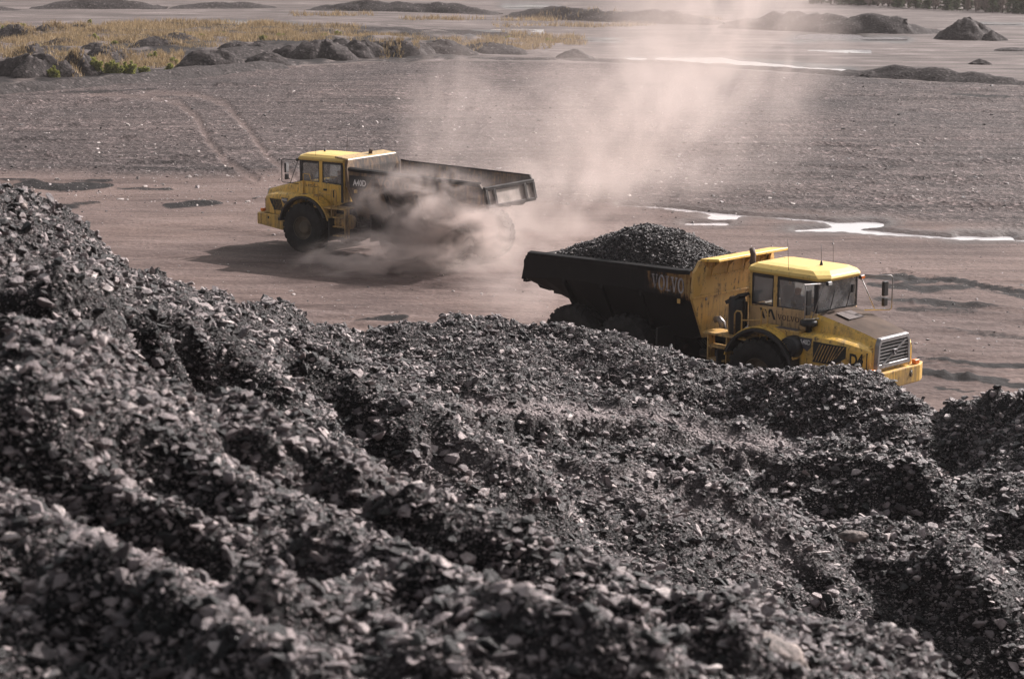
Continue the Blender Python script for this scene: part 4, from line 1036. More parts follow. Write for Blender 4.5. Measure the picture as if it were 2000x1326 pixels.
    for s in (-1, 1):
        wg = MB(); wg.add([(-2.12, 1.66 * s, 2.62), (-2.05, 1.66 * s, 3.34), (-1.98, 1.50 * s, 3.62), (-1.90, 1.30 * s, 3.40), (-2.06, 1.40 * s, 2.70)] + [(-2.20, 1.63 * s, 2.62), (-2.12, 1.63 * s, 3.34), (-2.05, 1.47 * s, 3.60), (-1.97, 1.27 * s, 3.38), (-2.12, 1.37 * s, 2.70)],
                         [(0, 1, 2, 3, 4), (9, 8, 7, 6, 5)] + [(i, i + 5, (i + 1) % 5 + 5, (i + 1) % 5) for i in range(5)])
        wg.build('headboard_wing', MY_, head, .008)
        for yy_ in (.35, 1.0):
            br = MB(); br.prism([(-2.06, 3.05), (-1.99, 3.60), (-1.62, 3.64), (-1.96, 3.38)], yy_ * s - .02, yy_ * s + .02); br.build('spill_guard_bracket', M_YEL2, head)
    sg = MB(); sg.prism([(-2.10, 3.56), (-2.05, 3.64), (-1.45, 3.70), (-1.43, 3.63)], -1.46, 1.46); sg.build('spill_guard', M_YEL if key == 'R' else M_DUSTY, head, .012)
    el = MB(); el.tube([(-2.10, -.72, 1.95), (-1.98, -.72, 1.98), (-1.90, -.70, 1.90), (-1.88, -.68, 1.70)], [.09, .09, .09, .085], 12); el.build('pipe_elbow', M_PIPE, head)
    ad = MB(); ad.box(-2.16, -2.11, -1.12, -1.04, 2.5, 2.58); ad.build('lifting_eye', M_PIPE, head, .02)
    # tail plate with frame bars around a scoured panel
    tl = MB(); tl.add([(-8.12, -1.55, 3.02), (-8.12, 1.55, 3.02), (-8.30, 1.50, 2.34), (-8.30, -1.50, 2.34), (-8.06, -1.55, 3.02), (-8.06, 1.55, 3.02), (-8.22, 1.5, 2.34), (-8.22, -1.5, 2.34)], [(0, 1, 2, 3), (4, 7, 6, 5), (0, 4, 5, 1), (1, 5, 6, 2), (2, 6, 7, 3), (3, 7, 4, 0)])
    tail = tl.build('tail_plate', M_TAIL, body, .01)
    tf = MB(); tf.box(-8.24, -8.10, -1.58, 1.58, 2.90, 3.04); tf.box(-8.38, -8.24, -1.52, 1.52, 2.28, 2.40); tf.build('tail_bar', M_BODY, tail, .015)
    for y_ in (-1.50, -.95, 1.0, 1.50):
        MB().prism([(-8.16, 2.95), (-8.26, 2.95), (-8.40, 2.36), (-8.30, 2.36)], y_ - .07, y_ + .07).build('tail_post', M_BODY, tail, .012)
    hk = MB()
    for s in (-1, 1): hk.prism([(-7.9, 2.34), (-8.2, 2.30), (-8.0, 2.12), (-7.6, 2.08)], 1.15 * s - .08, 1.15 * s + .08); hk.box(-7.5, -7.15, 1.1 * s - .1, 1.1 * s + .1, 2.02, 2.24)
    hk.build('tail_bracket', M_BLACK, body, .01)
    mf = MB()
    for s in (-1, 1): mf.box(-3.30, -3.24, 1.35 * s - .36, 1.35 * s + .36, .7, 1.7)
    mf.build('mud_flap', M_PLAST, root)
    # --- lettering
    if key == 'R':
        serif_word((X(-.48), -.868, 2.27), (1, 0, 0), (0, 0, 1), .135, M_INKB, cabo)
        for q, (a, b_) in enumerate(((-1.05, -.93), (-.90, -.78), (-.72, -.60))):
            MB().add([(X(a), -.867, 2.50), (X(a + .07), -.867, 2.50), (X(b_ + .07), -.867, 2.24 if q != 1 else 2.30), (X(b_), -.867, 2.24 if q != 1 else 2.30)], [(0, 1, 2, 3)]).build('logo_stripe', M_INK, cabo)
        MB().add([(X(-.83), -.867, 2.30), (X(-.76), -.867, 2.30), (X(-.68), -.867, 2.50), (X(-.74), -.867, 2.50)], [(0, 1, 2, 3)]).build('logo_stripe', M_INK, cabo)
        p = lambda x_: -(1.32 - (x_ - 1.3) * .22) if x_ > 1.3 else -1.345
        # fleet number on the front of the flank, following its taper
        x0, x1 = 1.99, 2.30; y0 = -1.185; y1 = -1.03
        lettering(number, (X(x0), y0 - .012, 1.50), (x1 - x0, y1 - y0, 0), (0, 0, 1), .42, M_INK, hood, .035, .66)
        serif_word((-3.52, -W - .006, 2.72), (1, 0, -.01), (0, 0, 1), .40, M_WORN, body, .55)
    else:
        lettering(number, (X(-.82), .892, 2.08), (-1, 0, 0), (0, 0, 1), .40, M_INK, cabo, .03, .9)
        pt = MB(); pt.prism([(-2.28, 3.08), (-2.28, 2.62), (-3.00, 2.62), (-3.35, 3.08)], W + .002, W + .012); pt.build('name_patch', M_INK, body)
        lettering('A40D', (-2.46, W + .018, 2.72), (-1, 0, 0), (0, 0, 1), .30, M_WHITE, body, .03, .82)
        serif_word((-3.55, W + .006, 2.74), (-1, 0, -.03), (0, 0, 1), .30, mat_plain('worn_brown_lettering', (.15, .085, .05), .7, 0, .6, 5.), body)
        for q in range(2):
            for k_ in range(5 if q == 0 else 7):
                MB().box(X(.44 - k_ * .095) - (.055 + .02 * ((k_ * 7) % 3)), X(.44 - k_ * .095), .862, .865, 2.45 - q * .055, 2.475 - q * .055).build('small_print', M_INK, cabo)
    return root

truckR = make_truck('R', 'loaded yellow dump truck heading right behind the coal ridge, fleet number D4', .50, 'D4', True)
truckL = make_truck('L', 'empty yellow dump truck driving left in a cloud of dust, numbered 1', .0, '1', False)

# coal load heaped in the right truck
def to_world(key, P):
    T = TRUCKS[key]; C, S = math.cos(T[2]), math.sin(T[2])
    return np.stack([T[0] + P[..., 0] * C - P[..., 1] * S, T[1] + P[..., 0] * S + P[..., 1] * C, P[..., 2]], -1)
u = np.linspace(-8.12, -2.18, 90); v = np.linspace(-1.55, 1.55, 60)
U, Vv = np.meshgrid(u, v, indexing='ij')
e_ = 1 - np.abs(Vv / 1.58) ** 1.9
Zl = np.interp(U, [-8.12, -7.4, -6.4, -5.6, -5.1, -4.4, -3.5, -2.7, -2.18], [2.74, 3.24, 3.72, 4.03, 4.10, 4.02, 3.76, 3.50, 3.36])
base_ = np.interp(U, [-8.12, -7.4, -2.18], [2.62, 3.02, 3.14])
ZZ = base_ + (Zl - base_) * np.clip(e_, 0, 1) + fbm(U * 1.3, Vv * 1.3, 3, 131) * .12
VL = to_world('R', np.stack([U, Vv, ZZ], -1))[:, ::-1]
load = grid_mesh('coal_load', VL, M_FINES, None, {'pale': np.zeros(VL.shape[:2])})
tag(load, 'black coal heaped high in the body of the loaded truck', 'coal load')
LOADL = []
for q in LUMPS:
    me = q.copy(); me.materials.clear(); me.materials.append(M_LOADC); LOADL.append(me)
scatter_lumps(VL, 34000, np.ones(VL.shape[:2]), .024, .13, 2.5, load, 40, lambda P: np.ones(len(P)), shapes=LOADL)

# drivers
def mat_person():
    k = NT('driver_clothes_and_skin'); tc = k.n('TexCoord'); sep = k.n('SeparateXYZ'); k.l(tc.outputs['Object'], sep.inputs[0])
    n1 = k.noise(tc.outputs['Object'], 9, 3)
    z = k.math('ADD', sep.outputs[2], k.math('MULTIPLY', k.math('SUBTRACT', n1, .5), .03))
    c = k.ramp(z, [(0, (.02, .022, .03)), (.08, (.02, .022, .03)), (.10, (.45, .42, .05)), (.20, (.03, .035, .05)), (.50, (.03, .035, .05)), (.52, (.42, .24, .17)), (.70, (.42, .24, .17)), (.715, (.05, .035, .025))], 'CONSTANT')
    k.base(c); k.rough(.8); return k.m
M_PERS = mat_person()
def driver(key, dx, label, side):
    J = [((-.50, 0, 0), .15), ((-.52, 0, .22), .15), ((-.54, 0, .40), .17), ((-.52, 0, .52), .065), ((-.50, 0, .62), .095), ((-.49, 0, .70), .10),            # pelvis..head
         ((-.53, .19, .42), .075), ((-.35, .25, .22), .055), ((-.08, .17, .28), .042), ((.02, .15, .30), .04),
         ((-.53, -.19, .42), .075), ((-.35, -.25, .22), .055), ((-.08, -.17, .28), .042), ((.02, -.15, .30), .04),
         ((-.46, .10, -.02), .10), ((-.05, .14, .02), .085), ((.06, .14, -.28), .06), ((.18, .14, -.30), .05),
         ((-.46, -.10, -.02), .10), ((-.05, -.14, .02), .085), ((.06, -.14, -.28), .06), ((.18, -.14, -.30), .05)]
    E_ = [(0, 1), (1, 2), (2, 3), (3, 4), (4, 5), (2, 6), (6, 7), (7, 8), (8, 9), (2, 10), (10, 11), (11, 12), (12, 13), (0, 14), (14, 15), (15, 16), (16, 17), (0, 18), (18, 19), (19, 20), (20, 21)]
    me = bpy.data.meshes.new('person'); me.from_pydata([j[0] for j in J], E_, [])
    o = bpy.data.objects.new('person', me); col.objects.link(o)
    sk = o.modifiers.new('skin', 'SKIN')
    if not me.skin_vertices: 
        bm = bmesh.new(); bm.from_mesh(me); bm.verts.layers.skin.verify(); bm.to_mesh(me); bm.free()
    for i, (_, r) in enumerate(J): me.skin_vertices[0].data[i].radius = (r, r)
    me.skin_vertices[0].data[0].use_root = True
    sb = o.modifiers.new('subd', 'SUBSURF'); sb.levels = 1; sb.render_levels = 2
    me.materials.append(M_PERS)
    T = TRUCKS[key]; p = to_world(key, np.array([dx, 0, 2.28])); o.location = p; o.rotation_euler = (0, 0, T[2])
    tag(o, label, 'person')
driver('R', .50, 'driver in dark jacket at the wheel of the loaded truck', -1)
driver('L', .0, 'driver in dark jacket at the wheel of the empty truck', 1)

# ------------------------------------------------------------------ platform edge, banks and heaps in the distance
def ridge_mesh(name, pts, hw, hh, label, cat, seed, kind=None, mat=None, step=.7, ragged=.25):
    """low bank along a photo polyline of its foot; hw: half width (m), hh: height (m)"""
    W_ = [gnd(px, r, far_level(px)) for px, r in pts]
    d = [0.0]
    for a, b_ in zip(W_[:-1], W_[1:]): d.append(d[-1] + (b_ - a).length)
    s = np.arange(0, d[-1], step)
    cx, cyy, cz = (np.interp(s, d, [q[i] for q in W_]) for i in range(3))
    tx, ty = np.gradient(cx), np.gradient(cyy); n_ = np.hypot(tx, ty); nx, ny = -ty / n_, tx / n_
    flip = np.sign(ny); nx, ny = nx * flip, ny * flip
    q = np.linspace(0, 2, 15)
    endf = np.clip(np.minimum(s, d[-1] - s) / (3 * hw), 0, 1) ** .6
    hN = hh * endf * (1 + ragged * fbm(s * .22, s * 0, 4, seed)) 
    V = np.zeros((len(q), len(s), 3))
    for i, t in enumerate(q):
        prof = max(0, 1 - abs(t - 1) ** 1.2)
        off = t * hw
        V[i, :, 0] = cx + nx * off; V[i, :, 1] = cyy + ny * off
        V[i, :, 2] = cz - .06 + hN * prof + fbm(V[i, :, 0] * .9, V[i, :, 1] * .9, 3, seed + 3) * .22 * hh * (prof > 0)
    o = grid_mesh(name, V, mat or M_SPOIL)
    if kind: tag(o, label, None, None, kind)
    else: tag(o, label, cat)
    return o
ridge_mesh('edge_berm', [(p[0], p[1] + 2) for p in EDGE if -500 < p[0] <= 700], 1.6, .75, 'low dark berm along the platform edge below the spoil mounds', 'berm', 201, step=.5)
ridge_mesh('edge_berm', [(p[0], p[1] + 1) for p in EDGE if 600 <= p[0] <= 1700], 1.4, .35, 'faint low berm along the middle of the platform edge', 'berm', 207, step=.5)
ridge_mesh('edge_berm', [(1600, 148), (1700, 153), (1850, 163), (2000, 171), (2400, 192)], 2.2, .85, 'black coal berm along the platform edge at the right', 'berm', 211, step=.5, ragged=.9)
BANKS = [([(55, 20), (150, 19), (330, 19)], 2.6, 1.4, 'long dark bank at the top left of the view'), ([(330, 18), (430, 17), (545, 16)], 2, .8, 'thin low bank near the top edge beyond the spoil field'),
         ([(585, 20), (700, 23), (800, 25), (900, 28), (960, 30)], 2.8, 1.5, 'dark humped bank at the top middle of the view'), ([(960, 33), (1100, 40), (1250, 46), (1400, 50)], 2.6, 1.5, 'straight dark bank behind the dust plume'),
         ([(1380, 55), (1500, 60), (1640, 66), (1780, 68), (1860, 66)], 3.2, 2.1, 'long dark bank ending beside the cone shaped heap'), ([(-300, 22), (-100, 22), (40, 22)], 2, .8, 'low grey bank at the top left corner'),
         ([(330, 124), (480, 118), (620, 112), (780, 110), (930, 108)], 3.2, 1.0, 'rough dark bank joining the row of spoil mounds'), ([(-60, 140), (60, 136), (150, 130), (260, 120)], 3.0, .9, 'rough bank behind the left mounds and shrubs'),
         ([(200, 46), (420, 57), (700, 62), (860, 68), (1100, 84)], 3, .45, 'low dark lip running behind the grassy mounds')]
for i, (p, hw, hh, lab) in enumerate(BANKS): ridge_mesh('bank', p, hw, hh, lab, 'bank', 300 + 7 * i)

def mound(px, row, wpx, hpx, label, seed, peak=1.0, name='spoil_mound', cat='mound', mat=None):
    g = gnd(px, row, far_level(px)); s = scale_at(g.y); r = wpx / 2 / s * (1.2 if peak == 1.0 else 1.0); h = hpx / s * (.88 if peak == 1.0 else 1.03)
    c = g + Vector((0, r * .9, 0))
    na, nr = 40, 12; V = np.zeros((nr, na + 1, 3))
    for i in range(nr):
        t = i / (nr - 1)
        for j in range(na + 1):
            a = 2 * math.pi * (j % na) / na
            k = 1.08 + (.5 if peak == 1.0 else .3) * float(fbm(np.array([math.cos(a) * 1.3 + seed]), np.array([math.sin(a) * 1.3]), 2, seed)[0])
            x_, y_ = math.cos(a) * r * t * k, math.sin(a) * r * t * k * .9
            pr = (1 - t ** 1.75) ** .95 if peak == 1.0 else (1 - t ** 1.15)
            zz = h * pr * (1 + (.20 if peak == 1.0 else .10) * float(fbm(np.array([x_ * .55 + seed]), np.array([y_ * .55]), 2, seed + 5)[0])) + float(fbm(np.array([x_ * 2.2 + seed]), np.array([y_ * 2.2]), 4, seed)[0]) * h * .20 * (t < .99)
            V[i, j] = (x_, y_, zz - (.08 if t > .99 else 0))
    o = grid_mesh(name, V[:, ::-1], mat or M_SPOIL); o.location = c
    tag(o, label, cat)
    return o
MOUNDS = [(402, 142, 118, 48, 'smooth round dark mound, largest in front of the grassy field'), (516, 134, 84, 30, 'lower smooth mound right beside the largest round mound'),
          (140, 152, 74, 50, 'dark mound between the two left green shrub clumps'), (45, 158, 130, 54, 'broad dark mound at the left edge above the berm'),
          (205, 118, 80, 30, 'small mound behind the row of green shrubs'), (292, 100, 92, 26, 'flat mound behind the tawny grass'),
          (500, 114, 90, 30, 'dark mound behind the low smooth mound'), (560, 118, 70, 34, 'narrow mound left of the biggest rear mounds'),
          (622, 120, 112, 46, 'big dark mound with small shrubs on top'), (700, 117, 90, 40, 'dark mound next to the shrub topped one'),
          (772, 116, 110, 40, 'wide mound where the dust begins'), (865, 112, 120, 32, 'dusty mound fading behind the plume'),
          (88, 66, 64, 20, 'small far mound in the grass at the left'), (16, 76, 70, 26, 'small mound cut by the left edge'), (150, 60, 50, 14, 'tiny far mound right of the small one in the grass'), (112, 92, 60, 18, 'low mound in the grass left of centre'),
          (240, 92, 46, 14, 'tiny dark hummock in tawny grass'), (955, 108, 120, 24, 'low tawny hummock behind the dust'), (1120, 118, 60, 20, 'small grey wedge of spoil behind the platform edge'),
          (340, 84, 70, 18, 'flat dark hummock above the largest round mound'), (455, 104, 60, 24, 'dark hummock just behind the largest round mound'), (660, 104, 80, 26, 'hummock rising behind the big shrub topped mound'), (735, 104, 70, 22, 'hummock between the two right dark mounds'), (815, 112, 70, 30, 'dusty dark mound left of the fading one'), (190, 70, 60, 12, 'faint flat hummock in the upper left grass'), (60, 112, 80, 26, 'dark hummock behind the broad left mound'), (175, 104, 60, 20, 'small dark hummock in grass behind the tall shrub')]
for i, (a, b_, c, d, lab) in enumerate(MOUNDS): mound(a, b_, c, d, lab, 400 + i)
mound(1895, 79, 118, 42, 'cone shaped dark heap standing alone at the far right', 460, 0, 'coal_heap', 'coal heap')
mound(1940, 80, 60, 18, 'small shoulder heap at the right foot of the cone shaped heap', 461, 0, 'coal_heap', 'coal heap')
mound(1845, 152, 50, 16, 'small pointed heap on the black berm at the right', 462, 0, 'coal_heap', 'coal heap')
mound(1705, 152, 50, 12, 'low heap at the left end of the black berm', 463, 1.0, 'coal_heap', 'coal heap')
mound(1915, 126, 46, 9, 'tiny dark heap on the pale flats at the right', 464, 0, 'coal_heap', 'coal heap')
mound(1990, 100, 60, 6, 'tiny dark heap at the right edge of the pale flats', 465, 1.0, 'coal_heap', 'coal heap')

# ------------------------------------------------------------------ vegetation
def mat_leaf(name, lo, hi, scale=.8):
    k = NT(name); g = k.n('NewGeometry'); n1 = k.noise(g.outputs['Position'], scale, 4); r_ = g.outputs['Random Per Island']
    c = k.ramp(r_, [(0, lo), (1, hi)]); k.base(k.mix(.6, c, k.ramp(n1, [(.3, .55), (.7, 1.3)]), 'MULTIPLY')); k.rough(.8)
    k.b.inputs['Subsurface Weight'].default_value = 0.0
    tr = k.n('BsdfTranslucent'); k.l(c, tr.inputs[0]); ms = k.n('MixShader'); ms.inputs[0].default_value = .3
    k.l(k.b.outputs[0], ms.inputs[1]); k.l(tr.outputs[0], ms.inputs[2]); k.l(ms.outputs[0], k.out.inputs[0])
    return k.m
M_STRAW = mat_leaf('dry_grass_blades', (.16, .11, .06), (.42, .31, .17))
M_SHRUB = mat_leaf('shrub_leaves', (.13, .145, .03), (.36, .36, .085))
M_PINE = mat_leaf('pine_needles', (.025, .04, .018), (.075, .10, .04), .3)
M_TWIG = mat_leaf('bare_twigs', (.11, .085, .075), (.24, .19, .165), .3)
M_BARK = mat_plain('bark', (.09, .065, .05), .9, 0, .3, 4.)
def blades(P, h, w_, lean, n):
    """P (n,3): one triangle blade per point"""
    a = rng.random(n) * 6.283; d = np.stack([np.cos(a), np.sin(a), 0 * a], -1) * w_[:, None]
    tip = P + np.stack([rng.normal(0, lean, n) * h, rng.normal(0, lean, n) * h, h], -1)
    return np.stack([P - d, P + d, tip], 1)
from mathutils.bvhtree import BVHTree
# dry grass in the spoil field: one mass
cl = []
for (px, row, wx, wr, n) in [(380, 53, 260, 8, 5200), (280, 68, 280, 9, 5200), (120, 60, 240, 10, 3000), (560, 62, 200, 7, 2600), (60, 86, 200, 10, 2200), (700, 76, 220, 8, 1800), (260, 120, 90, 14, 1800), (330, 118, 40, 16, 900), (100, 140, 90, 16, 1300), (780, 106, 60, 12, 900), (960, 92, 160, 14, 2600), (1040, 80, 160, 10, 1600), (450, 76, 220, 8, 2000), (210, 84, 120, 10, 1600), (150, 74, 200, 10, 2600), (60, 104, 120, 10, 1500), (340, 92, 160, 8, 1500), (170, 134, 60, 14, 900), (1180, 40, 320, 3, 900), (1130, 52, 240, 3, 600), (650, 30, 120, 3, 350), (860, 38, 120, 3, 300)]:
    a = rng.normal(0, .42, n); b_ = rng.uniform(-1, 1, n)
    n = int(n * 1.7); a = rng.normal(0, .42, n); b_ = rng.uniform(-1, 1, n)
    c_ = rng.integers(0, 40, n); ccx = rng.uniform(-1, 1, 40); ccr = rng.uniform(-1, 1, 40)
    pxs = px + (ccx[c_] * .8 + a * .16) * wx * .8; rows_ = row + (ccr[c_] * .8 + b_ * .25) * wr
    cl.append(np.array([tuple(gnd(p_, r_, far_level(p_))) for p_, r_ in zip(pxs, rows_)]))
GP = np.concatenate(cl); n = len(GP)
# grass stands on whatever lies there
dg = bpy.context.evaluated_depsgraph_get()
tops = []
for o in list(scene.objects):
    if o.name.split('.')[0] in ('spoil_mound', 'bank', 'edge_berm'):
        bt = BVHTree.FromPolygons([tuple(Vector(v.co) + o.location) for v in o.data.vertices], [tuple(p.vertices) for p in o.data.polygons])
        bb = np.array([v.co[:] for v in o.data.vertices]) + np.array(o.location); tops.append((bt, bb.min(0), bb.max(0)))
def drop(P):
    P = P.copy()
    for bt, lo, hi in tops:
        for i in np.where((P[:, 0] > lo[0]) & (P[:, 0] < hi[0]) & (P[:, 1] > lo[1]) & (P[:, 1] < hi[1]))[0]:
            h = bt.ray_cast(Vector((P[i, 0], P[i, 1], 30)), Vector((0, 0, -1)))
            if h[0] is not None: P[i, 2] = max(P[i, 2], h[0].z - .02)
    return P
GP = drop(GP)
hh = rng.uniform(.15, .62, n) * (GP[:, 1] / 170) ** .5
gr = tri_soup('dry_grass', blades(GP, hh, rng.uniform(.02, .07, n), .28, n), M_STRAW)
tag(gr, 'tawny dry grass growing over the spoil field', 'grass', None, 'stuff')

def leaf_cloud(C, rad, n, size, shell=.35):
    d = rng.normal(size=(n, 3)); d /= np.linalg.norm(d, axis=1)[:, None]
    r_ = (shell + (1 - shell) * rng.random(n)) ** .6
    P = C + d * r_[:, None] * rad
    e1 = rng.normal(size=(n, 3)); e2 = rng.normal(size=(n, 3))
    e1 *= (size * rng.uniform(.5, 1.2, n) / np.linalg.norm(e1, axis=1))[:, None]; e2 *= (size * rng.uniform(.4, 1., n) / np.linalg.norm(e2, axis=1))[:, None]
    return np.stack([P, P + e1, P + e2], 1)
def shrub(px, row, wpx, hpx, label):
    g = gnd(px, row, far_level(px)); g = Vector(drop(np.array([[g.x, g.y, g.z]]))[0]); s = scale_at(g.y); W_, Hs = wpx / s, hpx / s
    o = empty('shrub', g); tag(o, label, 'shrub', 'green shrubs on the spoil field')
    st = MB(); L_ = []
    for q in range(max(5, int(wpx / 4))):
        cxx = rng.uniform(-.45, .45) * W_; hq = Hs * rng.uniform(.55, 1.0) * (1 - .5 * abs(cxx / W_ * 1.8)); cyq = rng.uniform(-.2, .2) * W_
        st.tube([(cxx * .3, cyq * .3, -.05), (cxx, cyq, hq * .9)], [.03, .01], 5)
        k_ = 5
        for e in range(k_):
            t = (e + .6) / k_; L_.append(leaf_cloud(np.array([cxx * (.3 + .7 * t), cyq * (.3 + .7 * t), hq * t]), np.array([.46, .46, .34]) * (1.25 - t) * max(.6, W_ * .24), 55, .17, .1))
    st.build('stem', M_BARK, o); tri_soup('foliage', np.concatenate(L_), M_SHRUB, o)
for a in [(215, 149, 62, 36, 'tall green shrub clump left of the dry grass opening'), (250, 148, 40, 34, 'green shrub clump standing right against the dry grass opening'), (322, 142, 30, 26, 'dense green shrub just left of the largest round mound'), (104, 156, 34, 30, 'green shrub at the foot of the leftmost broad mound'),
          (175, 128, 26, 20, 'small green shrub behind the tall clump'), (300, 118, 30, 16, 'low olive shrub behind the dry grass opening'), (185, 80, 14, 14, 'tiny green shrub in the far grass'), (222, 92, 18, 14, 'small bright shrub on the low mound'), (58, 70, 16, 16, 'tiny shrub among the far left mounds'),
          (8, 68, 22, 22, 'green shrub at the left edge'), (362, 72, 24, 10, 'low yellow green shrub in the tawny grass'), (392, 76, 16, 9, 'small yellow green shrub right of the low one'), (512, 78, 14, 10, 'tiny shrub left of the pair on the tawny rise'), (545, 74, 16, 12, 'small upright shrub on the tawny rise'),
          (630, 74, 12, 10, 'dark tiny shrub on the big mound'), (658, 72, 16, 12, 'bright tiny shrub on the big mound'), (645, 92, 12, 8, 'yellow green tuft on the slope of the big mound'), (990, 80, 20, 10, 'olive shrub in the hazy grass'), (1068, 84, 22, 9, 'yellow shrub at the end of the hazy grass'), (172, 46, 8, 8, 'far tiny shrub above the tawny field'), (40, 55, 14, 10, 'faint shrub in the far left grass'), (185, 150, 36, 24, 'yellow green shrub left of the tall clump'), (280, 144, 24, 16, 'low shrub between the dry grass and the dense shrub'), (140, 112, 24, 14, 'olive shrub on the slope behind the left mounds'), (75, 100, 26, 12, 'low shrub in the grass behind the broad left mound'), (430, 70, 20, 9, 'low shrub in the middle of the tawny grass'), (340, 128, 22, 18, 'small shrub leaning against the largest round mound')]:
    shrub(*a)

# far trees at the upper right
def pine_parts(seed):
    rs = np.random.default_rng(seed); Ht = rs.uniform(6, 9); L_ = []
    tr = MB(); tr.tube([(0, 0, -.2), (.05, 0, Ht * .5), (.0, .05, Ht)], [.16, .1, .03], 7)
    for k_ in range(46):
        t = .06 + .9 * k_ / 46; a = rs.random() * 6.28; ln = (1 - t) ** .8 * Ht * .24 * rs.uniform(.6, 1.2) + .2
        z = t * Ht
        tr.tube([(0, 0, z), (math.cos(a) * ln, math.sin(a) * ln, z - ln * .15)], [.035, .01], 4)
        for e in range(4):
            f_ = (e + 1) / 4; L_.append(leaf_cloud(np.array([math.cos(a) * ln * f_, math.sin(a) * ln * f_, z - ln * .15 * f_]), np.array([.5, .5, .34]), 16, .42, .1))
    return tr, np.concatenate(L_)
def bare_parts(seed):
    rs = np.random.default_rng(seed); Ht = rs.uniform(6, 9); tr = MB(); L_ = []
    for q in range(3):
        bx, by = rs.uniform(-.3, .3, 2); tr.tube([(bx, by, -.2), (bx * 2.5, by * 2.5, Ht * .5), (bx * 4, by * 4, Ht)], [.10, .06, .02], 6)
        for k_ in range(16):
            t = .05 + .9 * k_ / 16; a = rs.random() * 6.28; ln = rs.uniform(.6, 1.7) * (1.1 - t); z = t * Ht; o_ = np.array([bx * (1 + 3 * t), by * (1 + 3 * t), z])
            e_ = o_ + np.array([math.cos(a) * ln, math.sin(a) * ln, ln * .8]); tr.tube([o_, e_], [.03, .008], 4)
            m_ = 44; P = o_ + (e_ - o_) * rs.random((m_, 1)); d = rs.normal(0, .45, (m_, 3)) + np.array([0, 0, .4]); w2 = rs.normal(0, .05, (m_, 3))
            L_.append(np.stack([P, P + w2, P + d], 1))
    return tr, np.concatenate(L_)
KIND = []
for i in range(4):
    tr, L_ = pine_parts(700 + i); a = tr.build('trunk', M_BARK); b_ = tri_soup('crown', L_, M_PINE); KIND.append(('pine', a.data, b_.data)); bpy.data.objects.remove(a); bpy.data.objects.remove(b_)
for i in range(3):
    tr, L_ = bare_parts(720 + i); a = tr.build('trunk', M_BARK); b_ = tri_soup('crown', L_, M_TWIG); KIND.append(('bare', a.data, b_.data)); bpy.data.objects.remove(a); bpy.data.objects.remove(b_)
ORD = ['first', 'second', 'third', 'fourth', 'fifth', 'sixth', 'seventh', 'eighth', 'ninth', 'tenth', 'eleventh', 'twelfth', 'thirteenth', 'fourteenth', 'fifteenth', 'sixteenth', 'seventeenth', 'eighteenth', 'nineteenth', 'twentieth', 'twenty-first', 'twenty-second', 'twenty-third', 'twenty-fourth', 'twenty-fifth', 'twenty-sixth', 'twenty-seventh', 'twenty-eighth', 'twenty-ninth', 'thirtieth', 'thirty-first', 'thirty-second', 'thirty-third', 'thirty-fourth', 'thirty-fifth', 'thirty-sixth', 'thirty-seventh', 'thirty-eighth', 'thirty-ninth', 'fortieth', 'forty-first', 'forty-second', 'forty-third', 'forty-fourth', 'forty-fifth', 'forty-sixth', 'forty-seventh', 'forty-eighth', 'forty-ninth', 'fiftieth', 'fifty-first', 'fifty-second', 'fifty-third', 'fifty-fourth', 'fifty-fifth', 'fifty-sixth']
cnt = {'pine': 0, 'bare': 0}
ti = 0
for px in np.arange(1585, 2040, 6.2):
    px = px + rng.uniform(-4, 4); row = np.interp(px, [1600, 1750, 2000], [9, 17, 29]) - 1 - (ti % 3) * 2.0
    q = rng.integers(0, 4) if rng.random() < .52 else 4 + rng.integers(0, 3)
    nm, tm, cm = KIND[q]; g = gnd(px, row, -.4)
    o = empty('pine_tree' if nm == 'pine' else 'bare_tree', g, rng.random() * 6.28); s_ = rng.uniform(.34, .62); o.scale = (s_, s_, s_)
    lab = ('green pine at the far forest edge, %s pine from the left' if nm == 'pine' else 'leafless pinkish tree at the far forest edge, %s bare one from the left') % ORD[cnt[nm]]
    cnt[nm] += 1
    tag(o, lab, 'tree', 'trees along the far forest edge')
    for n_, me in (('trunk', tm), ('crown', cm)):
        c_ = bpy.data.objects.new(n_, me); col.objects.link(c_); c_.parent = o
    ti += 1

# scattered pale stones on the pit floor: one mass
n = 22000
px = rng.uniform(-40, 2040, n); row = rng.uniform(140, 420, n) ** 1.0
row = np.where(rng.random(n) < .25, rng.uniform(400, 700, n), row)
ok = (row > poly_row(EDGE, px) + 4); px, row = px[ok], row[ok]
P = np.array([tuple(gnd(a, b_)) for a, b_ in zip(px, row)]); n = len(P)
fi = np.interp(P[:, 1], Yr, np.arange(len(Yr))); fj = np.interp(P[:, 0] / np.maximum(P[:, 1], 40), ac, np.arange(len(ac)))
P[:, 2] = bilerp(np.stack([XX, YY, Hh], -1), fi, fj)[:, 2]
sz = pareto(n, .045, .36, 2.3) * np.where(row > 400, .55, 1.0)
src = [o for o in scene.objects if o.name.startswith('coal_lump') and o.parent == near_o][:14]
pale_lumps = []
M_STONE = mat_plain('pale_stone', (.34, .30, .28), .8, 0, .5, 3.)
k_big = np.argsort(-sz / P[:, 1])[:14]
for i_, i in enumerate(k_big):
    me = LUMPS[i_].copy(); me.materials.clear(); me.materials.append(M_STONE)
    o = bpy.data.objects.new('stone', me); col.objects.link(o); o.parent = GR; o.location = P[i]; o.scale = (sz[i],) * 3; o.rotation_euler = (0, 0, rng.random() * 6); pale_lumps.append(o)
keep = np.ones(n, bool); keep[k_big] = False
